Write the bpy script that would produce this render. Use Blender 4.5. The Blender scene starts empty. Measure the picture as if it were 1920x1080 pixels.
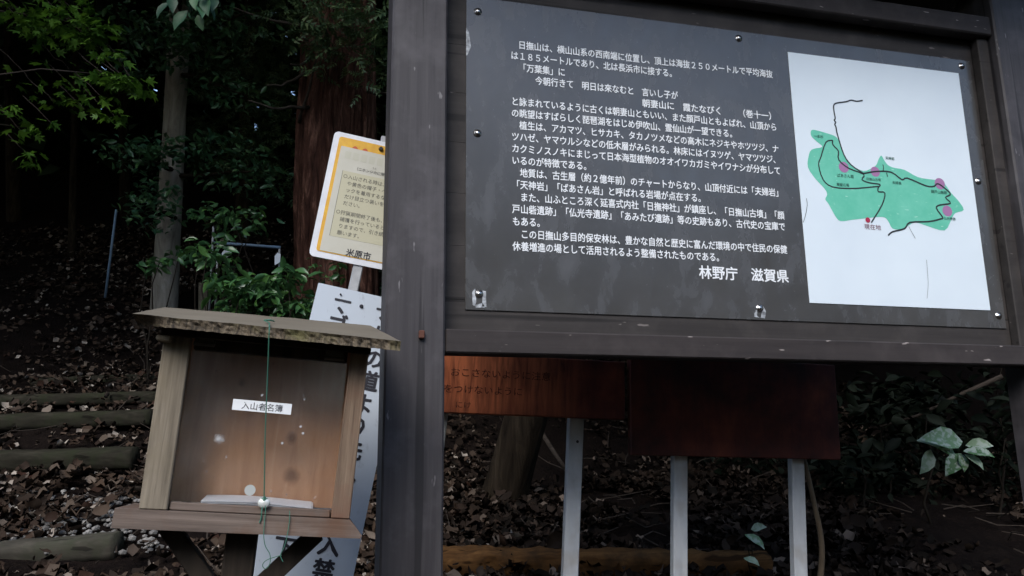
import bpy, bmesh, math, random
import numpy as np
from mathutils import Matrix, Vector, noise
random.seed(7); rng = np.random.default_rng(7)
S = bpy.context.scene; C = S.collection
rad = math.radians

# ------------------------------------------------------------------ camera, light, exposure
CAM = np.array([-.3749, -2.0055, 1.5]); F = 1500.0
yaw, pitch, roll = .2445, .2084, -.0092
FW = np.array([math.sin(yaw)*math.cos(pitch), math.cos(yaw)*math.cos(pitch), math.sin(pitch)])
r0 = np.array([math.cos(yaw), -math.sin(yaw), 0.]); u0 = np.cross(r0, FW)
RT = math.cos(roll)*r0 + math.sin(roll)*u0; UP = -math.sin(roll)*r0 + math.cos(roll)*u0
def ray(x, y): return FW + RT*(x-960)/F - UP*(y-540)/F
def at(x, y, d): return CAM + ray(x, y)*d                      # point at depth d seen at photo pixel x, y
def aty(x, y, Y):                                              # point of the upright plane at distance Y
    q = ray(x, y); return CAM + q*(Y-CAM[1])/q[1]
cam = bpy.data.cameras.new('camera'); cam.sensor_width = 36; cam.lens = F/1920*36
cam.clip_start = .05; cam.clip_end = 500
co = bpy.data.objects.new('camera', cam); C.objects.link(co)
M = Matrix.Identity(4)
for i in range(3):
    M[i][0] = RT[i]; M[i][1] = UP[i]; M[i][2] = -FW[i]; M[i][3] = CAM[i]
co.matrix_world = M; S.camera = co
S.view_settings.view_transform = 'Standard'; S.view_settings.look = 'None'
S.view_settings.exposure = 1.45; S.view_settings.gamma = 1
S.cycles.use_denoising = True; S.cycles.max_bounces = 6; S.cycles.transparent_max_bounces = 12

SUN_AZ, SUN_EL = rad(207), rad(40)                             # front left of the notice board
W = bpy.data.worlds.new('World'); S.world = W; W.use_nodes = True
nt = W.node_tree; bg = nt.nodes['Background']
sky = nt.nodes.new('ShaderNodeTexSky'); sky.sky_type = 'NISHITA'; sky.sun_disc = False
sky.sun_elevation = SUN_EL; sky.sun_rotation = SUN_AZ
nt.links.new(sky.outputs[0], bg.inputs[0]); bg.inputs[1].default_value = .12
sl = bpy.data.lights.new('sun', 'SUN'); sl.energy = .9; sl.angle = rad(30); sl.color = (1, .97, .93)
so = bpy.data.objects.new('sun', sl); C.objects.link(so)
sd = Vector((math.sin(SUN_AZ)*math.cos(SUN_EL), math.cos(SUN_AZ)*math.cos(SUN_EL), math.sin(SUN_EL)))
so.rotation_euler = (-sd).to_track_quat('-Z', 'Y').to_euler(); so.location = (-4, -6, 9)

# ------------------------------------------------------------------ materials
class NB:
    def __init__(s, name):
        s.m = bpy.data.materials.new(name); s.m.use_nodes = True; s.t = s.m.node_tree
        s.b = s.t.nodes['Principled BSDF']; s.o = s.t.nodes['Material Output']
    def n(s, ty, **k):
        x = s.t.nodes.new(ty)
        for a, v in k.items(): setattr(x, a, v)
        return x
    def l(s, a, b): s.t.links.new(a, b)
    def coord(s, scale=(1, 1, 1), rot=(0, 0, 0)):
        c = s.n('ShaderNodeTexCoord'); m = s.n('ShaderNodeMapping')
        m.inputs['Scale'].default_value = scale; m.inputs['Rotation'].default_value = rot
        s.l(c.outputs['Object'], m.inputs[0]); return m.outputs[0]
    def noise(s, vec, sc, det=6, rough=.6, dist=0):
        x = s.n('ShaderNodeTexNoise'); x.inputs['Scale'].default_value = sc; x.inputs['Detail'].default_value = det
        x.inputs['Roughness'].default_value = rough; x.inputs['Distortion'].default_value = dist
        s.l(vec, x.inputs['Vector']); return x.outputs['Fac']
    def ramp(s, fac, stops):
        r = s.n('ShaderNodeValToRGB'); e = r.color_ramp.elements
        while len(e) < len(stops): e.new(.5)
        for i, (p, c) in enumerate(stops):
            e[i].position = p; e[i].color = (*c, 1) if len(c) == 3 else c
        s.l(fac, r.inputs[0]); return r.outputs[0]
    def mix(s, fac, a, b, mode='MIX'):
        x = s.n('ShaderNodeMix', data_type='RGBA', blend_type=mode)
        for v, i in ((fac, 0), (a, 6), (b, 7)):
            if hasattr(v, 'is_linked'): s.l(v, x.inputs[i])
            else: x.inputs[i].default_value = v if i == 0 else (*v, 1)
        return x.outputs[2]
    def bump(s, h, st=.3, dist=.002):
        x = s.n('ShaderNodeBump'); x.inputs['Strength'].default_value = st; x.inputs['Distance'].default_value = dist
        s.l(h, x.inputs['Height']); s.l(x.outputs[0], s.b.inputs['Normal'])
    def base(s, c):
        if hasattr(c, 'is_linked'): s.l(c, s.b.inputs['Base Color'])
        else: s.b.inputs['Base Color'].default_value = (*c, 1)
    def rough(s, v):
        if hasattr(v, 'is_linked'): s.l(v, s.b.inputs['Roughness'])
        else: s.b.inputs['Roughness'].default_value = v

def plain(name, col, rough=.6, metal=0., spec=.5):
    b = NB(name); b.base(col); b.rough(rough); b.b.inputs['Metallic'].default_value = metal
    b.b.inputs['Specular IOR Level'].default_value = spec; return b.m
def wood(name, c0, c1, axis=2, fine=60, rough=.8, stain=None, bump=.5, c2=None, spec=.3):
    b = NB(name); sc = [1, 1, 1]; sc[axis] = .04
    v = b.coord(tuple(sc)); n1 = b.noise(v, fine, 5, .65, .3); n2 = b.noise(v, fine/6, 3, .5, .5)
    v3 = b.coord((1, 1, 1)); n3 = b.noise(v3, 9, 4, .6)
    c = b.ramp(n1, [(.3, c0), (.7, c1)])
    c = b.mix(b.ramp(n2, [(.35, (0, 0, 0)), (.75, (.6, .6, .6))]), c, tuple(x*.6 for x in c0))
    if stain: c = b.mix(b.ramp(n3, [(.48, (0, 0, 0)), (.72, (.8, .8, .8))]), c, stain)
    if c2: # pale specks and scratches
        n4 = b.noise(b.coord((1, 1, .25) if axis == 2 else (.25, 1, 1)), 70, 2, .5)
        c = b.mix(b.ramp(n4, [(.71, (0, 0, 0)), (.745, (1, 1, 1))]), c, c2)
    ck = b.noise(b.coord(tuple(x*.35 if i == axis else x for i, x in enumerate(sc))), fine*.7, 2, .4)
    c = b.mix(b.ramp(ck, [(.655, (0, 0, 0)), (.685, (.75, .75, .75))]), c, tuple(x*.35 for x in c0))
    b.base(c); b.rough(rough); b.bump(n1, bump, .0015); b.b.inputs['Specular IOR Level'].default_value = spec
    return b.m

M_post = wood('painted_post_wood', (.036, .032, .035), (.070, .064, .066), 2, 60, .62, (.085, .078, .082), .4, (.17, .16, .16), .4)
M_beam = wood('painted_beam_wood', (.026, .021, .020), (.044, .036, .034), 0, 45, .72, (.056, .046, .044), .35, (.3, .26, .24), .35)
M_back = wood('painted_backing_wood', (.030, .026, .024), (.048, .042, .039), 0, 45, .7, (.060, .052, .048), .3, (.16, .14, .13), .3)
M_white_let = plain('white_lettering', (.82, .84, .85), .6)
M_screw = plain('screw_steel', (.62, .6, .57), .28, 1.)
M_black = plain('black_lettering', (.012, .012, .02), .6)

b = NB('weathered_dark_metal'); v = b.coord()
n = b.noise(v, 3.2, 6, .62, .4); n2 = b.noise(b.coord((1, 1, .55)), 15, 5, .6, .3); n3 = b.noise(v, 90, 2, .5)
c = b.ramp(n, [(.3, (.052, .050, .048)), (.62, (.072, .070, .067)), (.75, (.092, .092, .091))])
c = b.mix(b.ramp(n2, [(.50, (0, 0, 0)), (.60, (.32, .32, .32)), (.78, (.55, .55, .55))]), c, (.105, .106, .109))
c = b.mix(b.ramp(n3, [(.72, (0, 0, 0)), (.76, (.7, .7, .7))]), c, (.2, .2, .2))
b.base(c); b.rough(b.ramp(n2, [(.3, (.16,)*3), (.7, (.34,)*3)])); b.b.inputs['Specular IOR Level'].default_value = .62
M_panel = b.m
b = NB('metal_scuff'); v = b.coord(); n = b.noise(v, 60, 4, .6)
b.base(b.ramp(n, [(.35, (.10, .10, .105)), (.65, (.55, .58, .6))])); b.rough(.45); M_scuff = b.m
b = NB('map_white'); v = b.coord(); n = b.noise(v, 5, 3, .5)
b.base(b.ramp(n, [(.3, (.68, .76, .81)), (.7, (.73, .81, .85))])); b.rough(.38); M_map = b.m
b = NB('map_green'); v = b.coord(); n = b.noise(v, 14, 5, .65); n2 = b.noise(b.coord((1, 1, 3)), 45, 3, .5)
c = b.ramp(n, [(.35, (.115, .50, .34)), (.65, (.16, .56, .40))])
b.base(b.mix(b.ramp(n2, [(.66, (0, 0, 0)), (.72, (.7, .7, .7))]), c, (.45, .74, .62))); b.rough(.4); M_green = b.m
M_trail = plain('map_trail_black', (.02, .022, .022), .5)
M_pink = plain('map_marker_mauve', (.36, .17, .33), .5)
M_red = plain('map_marker_red', (.38, .02, .06), .5)
M_maroon = plain('map_text_maroon', (.18, .05, .08), .6)
M_mapt = plain('map_text_dark', (.03, .12, .09), .6)

M_stile = wood('weathered_box_wood', (.13, .108, .078), (.34, .285, .21), 2, 110, .85, (.19, .155, .10), 1.0)
M_stile2 = wood('stained_box_wood', (.12, .078, .052), (.36, .26, .175), 2, 120, .85, (.17, .085, .055), 1.0)
M_shelf = wood('weathered_shelf_wood', (.10, .075, .06), (.23, .178, .145), 0, 90, .85, (.13, .068, .04), .9)
M_dark = wood('dark_stained_wood', (.018, .013, .009), (.045, .033, .023), 2, 50, .85)
b = NB('warm_inner_wood'); v = b.coord((1, 1, .1)); n = b.noise(v, 26, 5, .6, .8); v2 = b.coord(); n2 = b.noise(v2, 3.2, 3, .5)
c = b.ramp(n, [(.3, (.33, .17, .09)), (.6, (.53, .30, .17)), (.75, (.62, .40, .25))])
c = b.mix(b.ramp(n2, [(.4, (0, 0, 0)), (.65, (.7, .7, .7))]), c, (.27, .13, .07))
dn = b.n('ShaderNodeTexNoise'); dn.inputs['Scale'].default_value = 30; b.l(v2, dn.inputs['Vector'])
for kx, kz, kr in ((.078, .112, .017), (.070, .19, .012), (-.05, .30, .010)):      # knots
    ds = b.n('ShaderNodeVectorMath', operation='DISTANCE'); sc_ = b.n('ShaderNodeVectorMath', operation='MULTIPLY'); b.l(v2, sc_.inputs[0]); sc_.inputs[1].default_value = (1, 0, .75)
    b.l(sc_.outputs[0], ds.inputs[0]); ds.inputs[1].default_value = (kx, 0, kz*.75); ad_ = b.n('ShaderNodeMath', operation='MULTIPLY_ADD'); b.l(dn.outputs['Fac'], ad_.inputs[0]); ad_.inputs[1].default_value = kr*1.2; b.l(ds.outputs['Value'], ad_.inputs[2])
    mr_ = b.n('ShaderNodeMapRange'); b.l(ad_.outputs[0], mr_.inputs[0]); mr_.inputs[1].default_value = kr*.9; mr_.inputs[2].default_value = kr*1.7; mr_.inputs[3].default_value = .85; mr_.inputs[4].default_value = 0
    c = b.mix(mr_.outputs[0], c, (.13, .05, .022))
b.base(c); b.rough(.75); b.bump(n, .3, .001); M_inner = b.m
b = NB('roof_ply_top'); v = b.coord(); n = b.noise(v, 5, 6, .6); n2 = b.noise(b.coord((.1, 1, 1)), 60, 4, .6)
c = b.ramp(n, [(.3, (.125, .104, .072)), (.7, (.195, .164, .118))])
c = b.mix(b.ramp(n2, [(.3, (0, 0, 0)), (.8, (.3, .3, .3))]), c, (.16, .13, .09)); b.base(c); b.rough(.85); b.bump(n2, .3, .001); M_roof = b.m
b = NB('roof_ply_edge'); v = b.coord((1, 1, .35)); n = b.noise(v, 80, 5, .7, 1.0); n2 = b.noise(b.coord(), 14, 3, .6)
c = b.ramp(n, [(.35, (.02, .015, .010)), (.5, (.085, .064, .04)), (.7, (.21, .165, .11))])
c = b.mix(b.ramp(n2, [(.5, (0, 0, 0)), (.7, (.6, .6, .6))]), c, (.15, .14, .05)); b.base(c); b.rough(.9); b.bump(n, .9, .004); M_edge = b.m
# clear acrylic with dust
b = NB('dusty_acrylic'); t = b.t
tr = b.n('ShaderNodeBsdfTransparent'); gl = b.n('ShaderNodeBsdfGlossy'); gl.inputs['Roughness'].default_value = .14
df = b.n('ShaderNodeBsdfDiffuse'); df.inputs[0].default_value = (.5, .5, .5, 1)
lw = b.n('ShaderNodeLayerWeight'); lw.inputs[0].default_value = .5; pw = b.n('ShaderNodeMath', operation='POWER'); b.l(lw.outputs['Facing'], pw.inputs[0]); pw.inputs[1].default_value = 4
fr = b.n('ShaderNodeMapRange'); b.l(pw.outputs[0], fr.inputs[0]); fr.inputs[3].default_value = .045; fr.inputs[4].default_value = .9
mx = b.n('ShaderNodeMixShader'); b.l(fr.outputs[0], mx.inputs[0]); b.l(tr.outputs[0], mx.inputs[1]); b.l(gl.outputs[0], mx.inputs[2])
v = b.coord(); n = b.noise(v, 75, 4, .6); n2 = b.noise(v, 9, 6, .7)
spk = b.ramp(n, [(.70, (0, 0, 0)), (.74, (.3, .3, .3))]); haz = b.ramp(n2, [(.4, (.008,)*3), (.75, (.05,)*3)])
ad = b.mix(1.0, spk, haz, 'ADD')
mx2 = b.n('ShaderNodeMixShader'); b.l(ad, mx2.inputs[0]); b.l(mx.outputs[0], mx2.inputs[1]); b.l(df.outputs[0], mx2.inputs[2])
vo = b.n('ShaderNodeTexVoronoi'); vo.inputs['Scale'].default_value = 48; b.l(v, vo.inputs['Vector'])
sp2 = b.ramp(vo.outputs['Distance'], [(.07, (.8, .8, .8)), (.17, (0, 0, 0))]); gate = b.ramp(b.noise(v, 13, 2, .5), [(.56, (0, 0, 0)), (.62, (1, 1, 1))])
ds = b.n('ShaderNodeVectorMath', operation='DISTANCE'); b.l(v, ds.inputs[0]); ds.inputs[1].default_value = (-.066, 0, .176)
dd_ = b.n('ShaderNodeMath', operation='MULTIPLY_ADD'); b.l(b.noise(v, 90, 3, .6), dd_.inputs[0]); dd_.inputs[1].default_value = .016; b.l(ds.outputs['Value'], dd_.inputs[2])
big = b.ramp(dd_.outputs[0], [(.010, (.8, .8, .8)), (.017, (0, 0, 0))])
ad2 = b.mix(1.0, b.mix(1.0, ad, b.mix(1.0, sp2, gate, 'MULTIPLY'), 'ADD'), big, 'ADD'); b.l(ad2, mx2.inputs[0])
b.l(mx2.outputs[0], b.o.inputs[0]); tr.inputs[0].default_value = (.93, .93, .93, 1); M_acr = b.m
M_paper = plain('white_paper', (.72, .74, .78), .7)
M_label = plain('white_label', (.85, .87, .88), .5)
M_sticker = plain('grey_round_sticker', (.42, .44, .42), .5)
M_wire = plain('green_coated_wire', (.05, .16, .11), .4)
M_zinc = plain('bright_zinc', (.72, .75, .70), .35, .3)
M_hinge = plain('tarnished_hinge', (.06, .055, .045), .6, .6)
M_rust = plain('rusty_bolt', (.10, .035, .02), .8)
b = NB('white_sign_enamel'); v = b.coord((1, 1, .5)); n = b.noise(v, 50, 5, .7); n2 = b.noise(b.coord((1, 1, .15)), 12, 4, .6)
n5 = b.noise(b.coord(), 4, 2, .5)
c = b.mix(b.ramp(n, [(.60, (0, 0, 0)), (.72, (.5, .5, .5))]), (.50, .56, .63), (.30, .33, .37))
c = b.mix(b.ramp(n2, [(.62, (0, 0, 0)), (.8, (.6, .6, .6))]), c, (.34, .28, .24))
b.base(c); b.rough(.45); M_sign = b.m
b = NB('white_enamel'); v = b.coord(); n = b.noise(v, 30, 4, .6)
b.base(b.ramp(n, [(.3, (.62, .64, .68)), (.7, (.74, .76, .80))])); b.rough(.4); M_enamel = b.m
b = NB('faded_yellow'); v = b.coord(); n = b.noise(v, 40, 4, .6)
b.base(b.ramp(n, [(.3, (.60, .30, .02)), (.7, (.72, .42, .03))])); b.rough(.5); M_yellow = b.m
b = NB('cream_print'); v = b.coord(); n = b.noise(v, 12, 3, .6)
b.base(b.ramp(n, [(.3, (.50, .49, .41)), (.7, (.54, .53, .46))])); b.rough(.5); M_cream = b.m
M_creamd = plain('cream_faded_block', (.49, .485, .395), .6)
M_printgrey = plain('grey_print', (.10, .10, .09), .7)
M_orange = plain('faded_red_print', (.5, .10, .03), .6)
b = NB('galvanised_steel'); v = b.coord(); n = b.noise(v, 40, 4, .6)
b.base(b.ramp(n, [(.3, (.30, .31, .32)), (.7, (.42, .43, .44))])); b.rough(.5); b.b.inputs['Metallic'].default_value = .3; M_galv = b.m
b = NB('pale_leg_paint'); v = b.coord((1, 1, .3)); n = b.noise(v, 30, 4, .6); n2 = b.noise(b.coord(), 7, 3, .6)
c = b.ramp(n, [(.3, (.40, .42, .44)), (.7, (.52, .54, .55))])
b.base(b.mix(b.ramp(n2, [(.5, (0, 0, 0)), (.72, (.6, .6, .6))]), c, (.30, .25, .20))); b.rough(.55); M_leg = b.m
# carved red boards: deep red paint with peeled and mouldy areas, light from the left painted into one
def redmat(name, worn_lit):
    b = NB(name); v = b.coord((1, 1, .12)); n = b.noise(v, 34, 5, .65, .4); n2 = b.noise(b.coord(), 5, 4, .6)
    c = b.ramp(n2, [(.35, (.035, .008, .005)), (.55, (.11, .020, .011)), (.75, (.24, .052, .024))])
    c = b.mix(b.ramp(n, [(.5, (0, 0, 0)), (.75, (.5, .5, .5))]), c, (.04, .010, .007))
    if worn_lit:
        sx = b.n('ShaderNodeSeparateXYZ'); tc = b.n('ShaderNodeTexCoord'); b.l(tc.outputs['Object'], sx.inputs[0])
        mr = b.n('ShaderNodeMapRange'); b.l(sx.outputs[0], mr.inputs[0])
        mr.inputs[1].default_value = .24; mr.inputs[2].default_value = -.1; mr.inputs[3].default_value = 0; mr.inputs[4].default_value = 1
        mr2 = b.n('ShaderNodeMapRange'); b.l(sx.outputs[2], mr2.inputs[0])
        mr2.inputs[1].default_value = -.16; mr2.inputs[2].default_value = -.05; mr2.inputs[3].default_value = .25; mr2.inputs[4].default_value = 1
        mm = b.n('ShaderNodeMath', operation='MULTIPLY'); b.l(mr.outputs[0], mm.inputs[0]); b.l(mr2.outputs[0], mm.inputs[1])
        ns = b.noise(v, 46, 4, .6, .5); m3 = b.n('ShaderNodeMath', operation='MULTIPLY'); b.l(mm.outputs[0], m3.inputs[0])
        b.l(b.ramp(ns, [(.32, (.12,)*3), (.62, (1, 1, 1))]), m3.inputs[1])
        c = b.mix(m3.outputs[0], c, (.75, .215, .085))  # light past the post painted in as orange, broken by peeling streaks
    b.base(c); b.rough(.75); b.bump(n, .5, .002); return b.m
M_redworn_lit = redmat('worn_lit_red_board', True); M_reddark = redmat('dark_red_board', False)
M_carve = plain('carved_dark_stroke', (.085, .026, .014), .9)

def barkmat(name, c0, c1, c2, sx=22, bump=1.0, band=False):
    b = NB(name); v = b.coord((1, 1, .08)); n = b.noise(v, sx, 7, .7, .6); n2 = b.noise(b.coord(), 3.5, 4, .6)
    c = b.ramp(n, [(.32, c0), (.52, c1), (.72, c2)])
    c = b.mix(b.ramp(n2, [(.45, (0, 0, 0)), (.7, (.6, .6, .6))]), c, tuple(x*1.1 for x in c1))
    b.base(c); b.rough(.9); b.bump(n, bump, .02); b.b.inputs['Specular IOR Level'].default_value = .06; return b.m
M_bark_grey = barkmat('smooth_grey_bark', (.15, .13, .11), (.26, .235, .20), (.38, .35, .31), 14, .6)
M_bark_red = barkmat('fibrous_red_bark', (.005, .003, .0025), (.062, .029, .021), (.24, .128, .092), 15, 1.0)
M_bark_dark = barkmat('dark_brown_bark', (.008, .006, .0045), (.024, .018, .012), (.05, .038, .026), 18, 1.0)
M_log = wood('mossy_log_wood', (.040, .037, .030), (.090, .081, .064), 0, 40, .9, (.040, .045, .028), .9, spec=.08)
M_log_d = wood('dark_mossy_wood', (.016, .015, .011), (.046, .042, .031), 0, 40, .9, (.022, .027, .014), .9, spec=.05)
M_log_r = wood('rotten_orange_wood', (.05, .024, .010), (.20, .10, .036), 0, 30, .9, (.025, .017, .011), 1.0, spec=.08)
M_twig = wood('bare_twig_bark', (.10, .075, .05), (.2, .155, .105), 2, 40, .9)
M_twig_d = wood('dark_branch_bark', (.035, .028, .022), (.075, .06, .05), 0, 40, .9, spec=.08)
M_bluepole = plain('blue_grey_plastic_pole', (.16, .24, .34), .45)
M_tag = plain('pale_plastic_tag', (.8, .85, .92), .5)

def leafmat(name, cols, rough=.45, trans=.25, spec=.4):
    b = NB(name); g = b.n('ShaderNodeNewGeometry')
    n = len(cols); c = b.ramp(g.outputs['Random Per Island'], [(i/(n-1) if n > 1 else 0, cc) for i, cc in enumerate(cols)])
    b.base(c); b.rough(rough); b.b.inputs['Specular IOR Level'].default_value = spec
    if trans:
        tl = b.n('ShaderNodeBsdfTranslucent'); b.l(c, tl.inputs[0]); mx = b.n('ShaderNodeMixShader'); mx.inputs[0].default_value = trans
        b.l(b.b.outputs[0], mx.inputs[1]); b.l(tl.outputs[0], mx.inputs[2]); b.l(mx.outputs[0], b.o.inputs[0])
    return b.m
M_maple = leafmat('bright_maple_leaf', [(.05, .125, .014), (.09, .205, .02), (.125, .25, .026), (.065, .155, .02)], .55, .4)
M_evg = leafmat('glossy_evergreen_leaf', [(.035, .09, .035), (.055, .14, .055), (.04, .11, .06), (.08, .17, .055)], .3, .15, .5)
M_droop = leafmat('drooping_dark_leaf', [(.012, .035, .018), (.02, .06, .028), (.03, .08, .04), (.06, .12, .05)], .5, .12, .2)
M_shrub = leafmat('shrub_leaf', [(.03, .085, .03), (.05, .13, .045), (.07, .16, .035), (.04, .10, .05)], .3, .2, .5)
M_far = leafmat('far_foliage', [(.014, .03, .012), (.024, .045, .016), (.03, .055, .02)], .6, .1, .2)
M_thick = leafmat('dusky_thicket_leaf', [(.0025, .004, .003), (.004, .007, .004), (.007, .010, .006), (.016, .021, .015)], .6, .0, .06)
M_conif = leafmat('conifer_spray', [(.03, .06, .025), (.045, .085, .035), (.06, .10, .035), (.11, .15, .06)], .5, .15, .35)
M_varg = leafmat('pale_mottled_leaf', [(.06, .16, .045), (.14, .27, .11), (.30, .40, .27)], .55, .2, .4)
M_litter = leafmat('dead_leaf', [(.012, .009, .007), (.02, .014, .010), (.03, .02, .014), (.016, .011, .008), (.04, .026, .018), (.022, .015, .011), (.055, .036, .024), (.028, .018, .013), (.07, .05, .036), (.03, .014, .009), (.024, .016, .012), (.05, .034, .024), (.08, .06, .045), (.03, .02, .015), (.12, .095, .075), (.24, .20, .165), (.34, .30, .255)], .8, 0, .1)
M_litter_shade = leafmat('shade_painted_leaf', [(.006, .005, .004), (.010, .008, .006), (.016, .011, .008), (.008, .006, .005), (.02, .014, .010), (.012, .009, .007), (.03, .02, .015), (.010, .007, .005), (.016, .011, .008), (.05, .036, .027), (.012, .008, .006), (.15, .115, .09)], .8, 0, .06)
_t = M_varg.node_tree; _b = _t.nodes['Principled BSDF']; _src = _b.inputs['Base Color'].links[0].from_socket
_c = _t.nodes.new('ShaderNodeTexCoord'); _n = _t.nodes.new('ShaderNodeTexNoise'); _n.inputs['Scale'].default_value = 55; _n.inputs['Detail'].default_value = 5; _t.links.new(_c.outputs['Object'], _n.inputs['Vector'])
_r = _t.nodes.new('ShaderNodeValToRGB'); _r.color_ramp.elements[0].position = .46; _r.color_ramp.elements[1].position = .58; _t.links.new(_n.outputs['Fac'], _r.inputs[0])
_m = _t.nodes.new('ShaderNodeMix'); _m.data_type = 'RGBA'; _t.links.new(_r.outputs[0], _m.inputs[0]); _t.links.new(_src, _m.inputs[6]); _m.inputs[7].default_value = (.42, .50, .40, 1)
_t.links.new(_m.outputs[2], _b.inputs['Base Color'])
b = NB('forest_humus'); v = b.coord(); n = b.noise(v, 7, 8, .7); n2 = b.noise(v, 45, 4, .65)
c = b.ramp(n, [(.3, (.004, .003, .003)), (.6, (.010, .007, .006)), (.8, (.022, .016, .012))])
b.base(b.mix(b.ramp(n2, [(.5, (0, 0, 0)), (.75, (.7, .7, .7))]), c, (.02, .015, .011))); b.rough(1.0); b.bump(n2, 1, .02); b.b.inputs['Specular IOR Level'].default_value = .04; M_soil = b.m
M_pebble = leafmat('grey_pebble', [(.10, .095, .085), (.18, .17, .16), (.27, .26, .24)], .8, 0, .3)

# ------------------------------------------------------------------ object helpers
def tag(o, label=None, cat=None, group=None, kind=None):
    if label: o['label'] = label
    if cat: o['category'] = cat
    if group: o['group'] = group
    if kind: o['kind'] = kind
    return o
def thing(name, label, cat, loc=(0, 0, 0), rot=(0, 0, 0), group=None):
    o = bpy.data.objects.new(name, None); C.objects.link(o); o.empty_display_size = .05
    o.location = loc; o.rotation_euler = rot
    o['mw'] = [x for r in (Matrix.Translation(loc) @ Matrix.Rotation(rot[2], 4, 'Z') @ Matrix.Rotation(rot[1], 4, 'Y') @ Matrix.Rotation(rot[0], 4, 'X')) for x in r]
    return tag(o, label, cat, group)
def rootmat(p):
    while p.parent: p = p.parent
    if 'mw' in p:
        v = list(p['mw']); return Matrix([v[0:4], v[4:8], v[8:12], v[12:16]])
    return p.matrix_basis.copy()
def link(name, me, mat, parent=None, world=False, smooth=False):
    o = bpy.data.objects.new(name, me); C.objects.link(o)
    if mat:
        for m in (mat if isinstance(mat, (list, tuple)) else [mat]): me.materials.append(m)
    if parent is not None:
        if world: me.transform(rootmat(parent).inverted())
        o.parent = parent
    if smooth:
        for p in me.polygons: p.use_smooth = True
    return o
class MB:
    def __init__(s): s.v = []; s.f = []; s.mi = []
    def add(s, v, f, mi=0):
        n = len(s.v); s.v += [tuple(map(float, x)) for x in v]; s.f += [tuple(i+n for i in q) for q in f]; s.mi += [mi]*len(f); return s
    def box(s, x0, x1, y0, y1, z0, z1, bev=.003, mi=0, jit=None):
        bm = bmesh.new(); bmesh.ops.create_cube(bm, size=1)
        for v in bm.verts:
            v.co = Vector((x0 if v.co.x < 0 else x1, y0 if v.co.y < 0 else y1, z0 if v.co.z < 0 else z1))
        if bev: bmesh.ops.bevel(bm, geom=bm.edges[:], offset=bev, segments=1, affect='EDGES')
        if jit:
            for v in bm.verts: v.co = Vector(jit(v.co))
        bm.verts.ensure_lookup_table()
        s.add([v.co for v in bm.verts], [[v.index for v in f.verts] for f in bm.faces], mi); bm.free(); return s
    def bar(s, a, b2, w, d, side=(0, 1, 0), bev=.003):              # square bar between two points
        a = Vector(a); b2 = Vector(b2); z = (b2-a).normalized(); y = Vector(side); y = (y-z*y.dot(z)).normalized(); x = y.cross(z)
        L = (b2-a).length
        return s.box(-w/2, w/2, -d/2, d/2, 0, L, bev, jit=lambda c: a + x*c.x + y*c.y + z*c.z)
    def tube(s, pts, rs, n=8, cap=True):
        pts = [Vector(p) for p in pts]
        if not hasattr(rs, '__len__'): rs = [rs]*len(pts)
        vs = []; ref = Vector((0, 0, 1)) if abs((pts[-1]-pts[0]).normalized().z) < .9 else Vector((1, 0, 0))
        for i, p in enumerate(pts):
            t = (pts[min(i+1, len(pts)-1)]-pts[max(i-1, 0)]).normalized(); x = ref.cross(t).normalized(); y = t.cross(x)
            for k in range(n):
                a = 2*math.pi*k/n; vs.append(p + (x*math.cos(a)+y*math.sin(a))*rs[i])
        fs = [(i*n+k, i*n+(k+1) % n, (i+1)*n+(k+1) % n, (i+1)*n+k) for i in range(len(pts)-1) for k in range(n)]
        if cap: fs += [tuple(range(n))[::-1], tuple((len(pts)-1)*n+k for k in range(n))]
        return s.add(vs, fs)
    def build(s, name, mat, parent=None, world=True, smooth=False):
        me = bpy.data.meshes.new(name); me.from_pydata(s.v, [], s.f); me.update()
        o = link(name, me, mat, parent, world, smooth)
        if any(s.mi): me.polygons.foreach_set('material_index', s.mi)
        return o
_fc = bpy.data.curves.new('glyphs', 'FONT'); _fc.resolution_u = 2
_fo = bpy.data.objects.new('glyphs', _fc); C.objects.link(_fo)
def glyphs(txt, bold=.012):
    _fc.body = txt; _fc.offset = 0
    dg = bpy.context.evaluated_depsgraph_get(); dg.update()
    me = bpy.data.meshes.new_from_object(_fo.evaluated_get(dg))
    v = np.array([x.co[:] for x in me.vertices]).reshape(-1, 3); f = [tuple(p.vertices) for p in me.polygons]
    bpy.data.meshes.remove(me); return v, f
def text(mb, txt, fn, sx, sz, bold=.012):                           # fn(u, w): glyph plane -> space
    v, f = glyphs(txt, 0)
    if not len(v): return
    offs = [(0, 0)] if bold <= 0 else [(-.5, -.3), (.5, .3), (-.5, .3), (.5, -.3), (0, .5), (0, -.5)]
    for k, (ox, oy) in enumerate(offs):
        q = [fn((x+ox*bold*2)*sx, (y+oy*bold*2)*sz) for x, y, _ in v]
        mb.add([(p[0], p[1]-.00003*k, p[2]) for p in q], f)
def poly(mb, pts):                                                  # flat outline -> triangles
    bm = bmesh.new(); f = bm.faces.new([bm.verts.new(p) for p in pts]); f.normal_update(); bmesh.ops.triangulate(bm, faces=[f])
    bm.verts.index_update(); mb.add([v.co for v in bm.verts], [[v.index for v in q.verts] for q in bm.faces]); bm.free()
def strip(mb, pts, w, y):                                           # flat painted line in the xz plane
    P = np.array(pts, float); n = len(P); L = []; Rr = []
    for i in range(n):
        t = P[min(i+1, n-1)]-P[max(i-1, 0)]; t /= np.linalg.norm(t)+1e-9; q = np.array([-t[1], t[0]])*w/2
        L.append(P[i]+q); Rr.append(P[i]-q)
    mb.add([(p[0], y, p[1]) for p in L+Rr], [(i, i+1, n+i+1, n+i) for i in range(n-1)])
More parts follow.
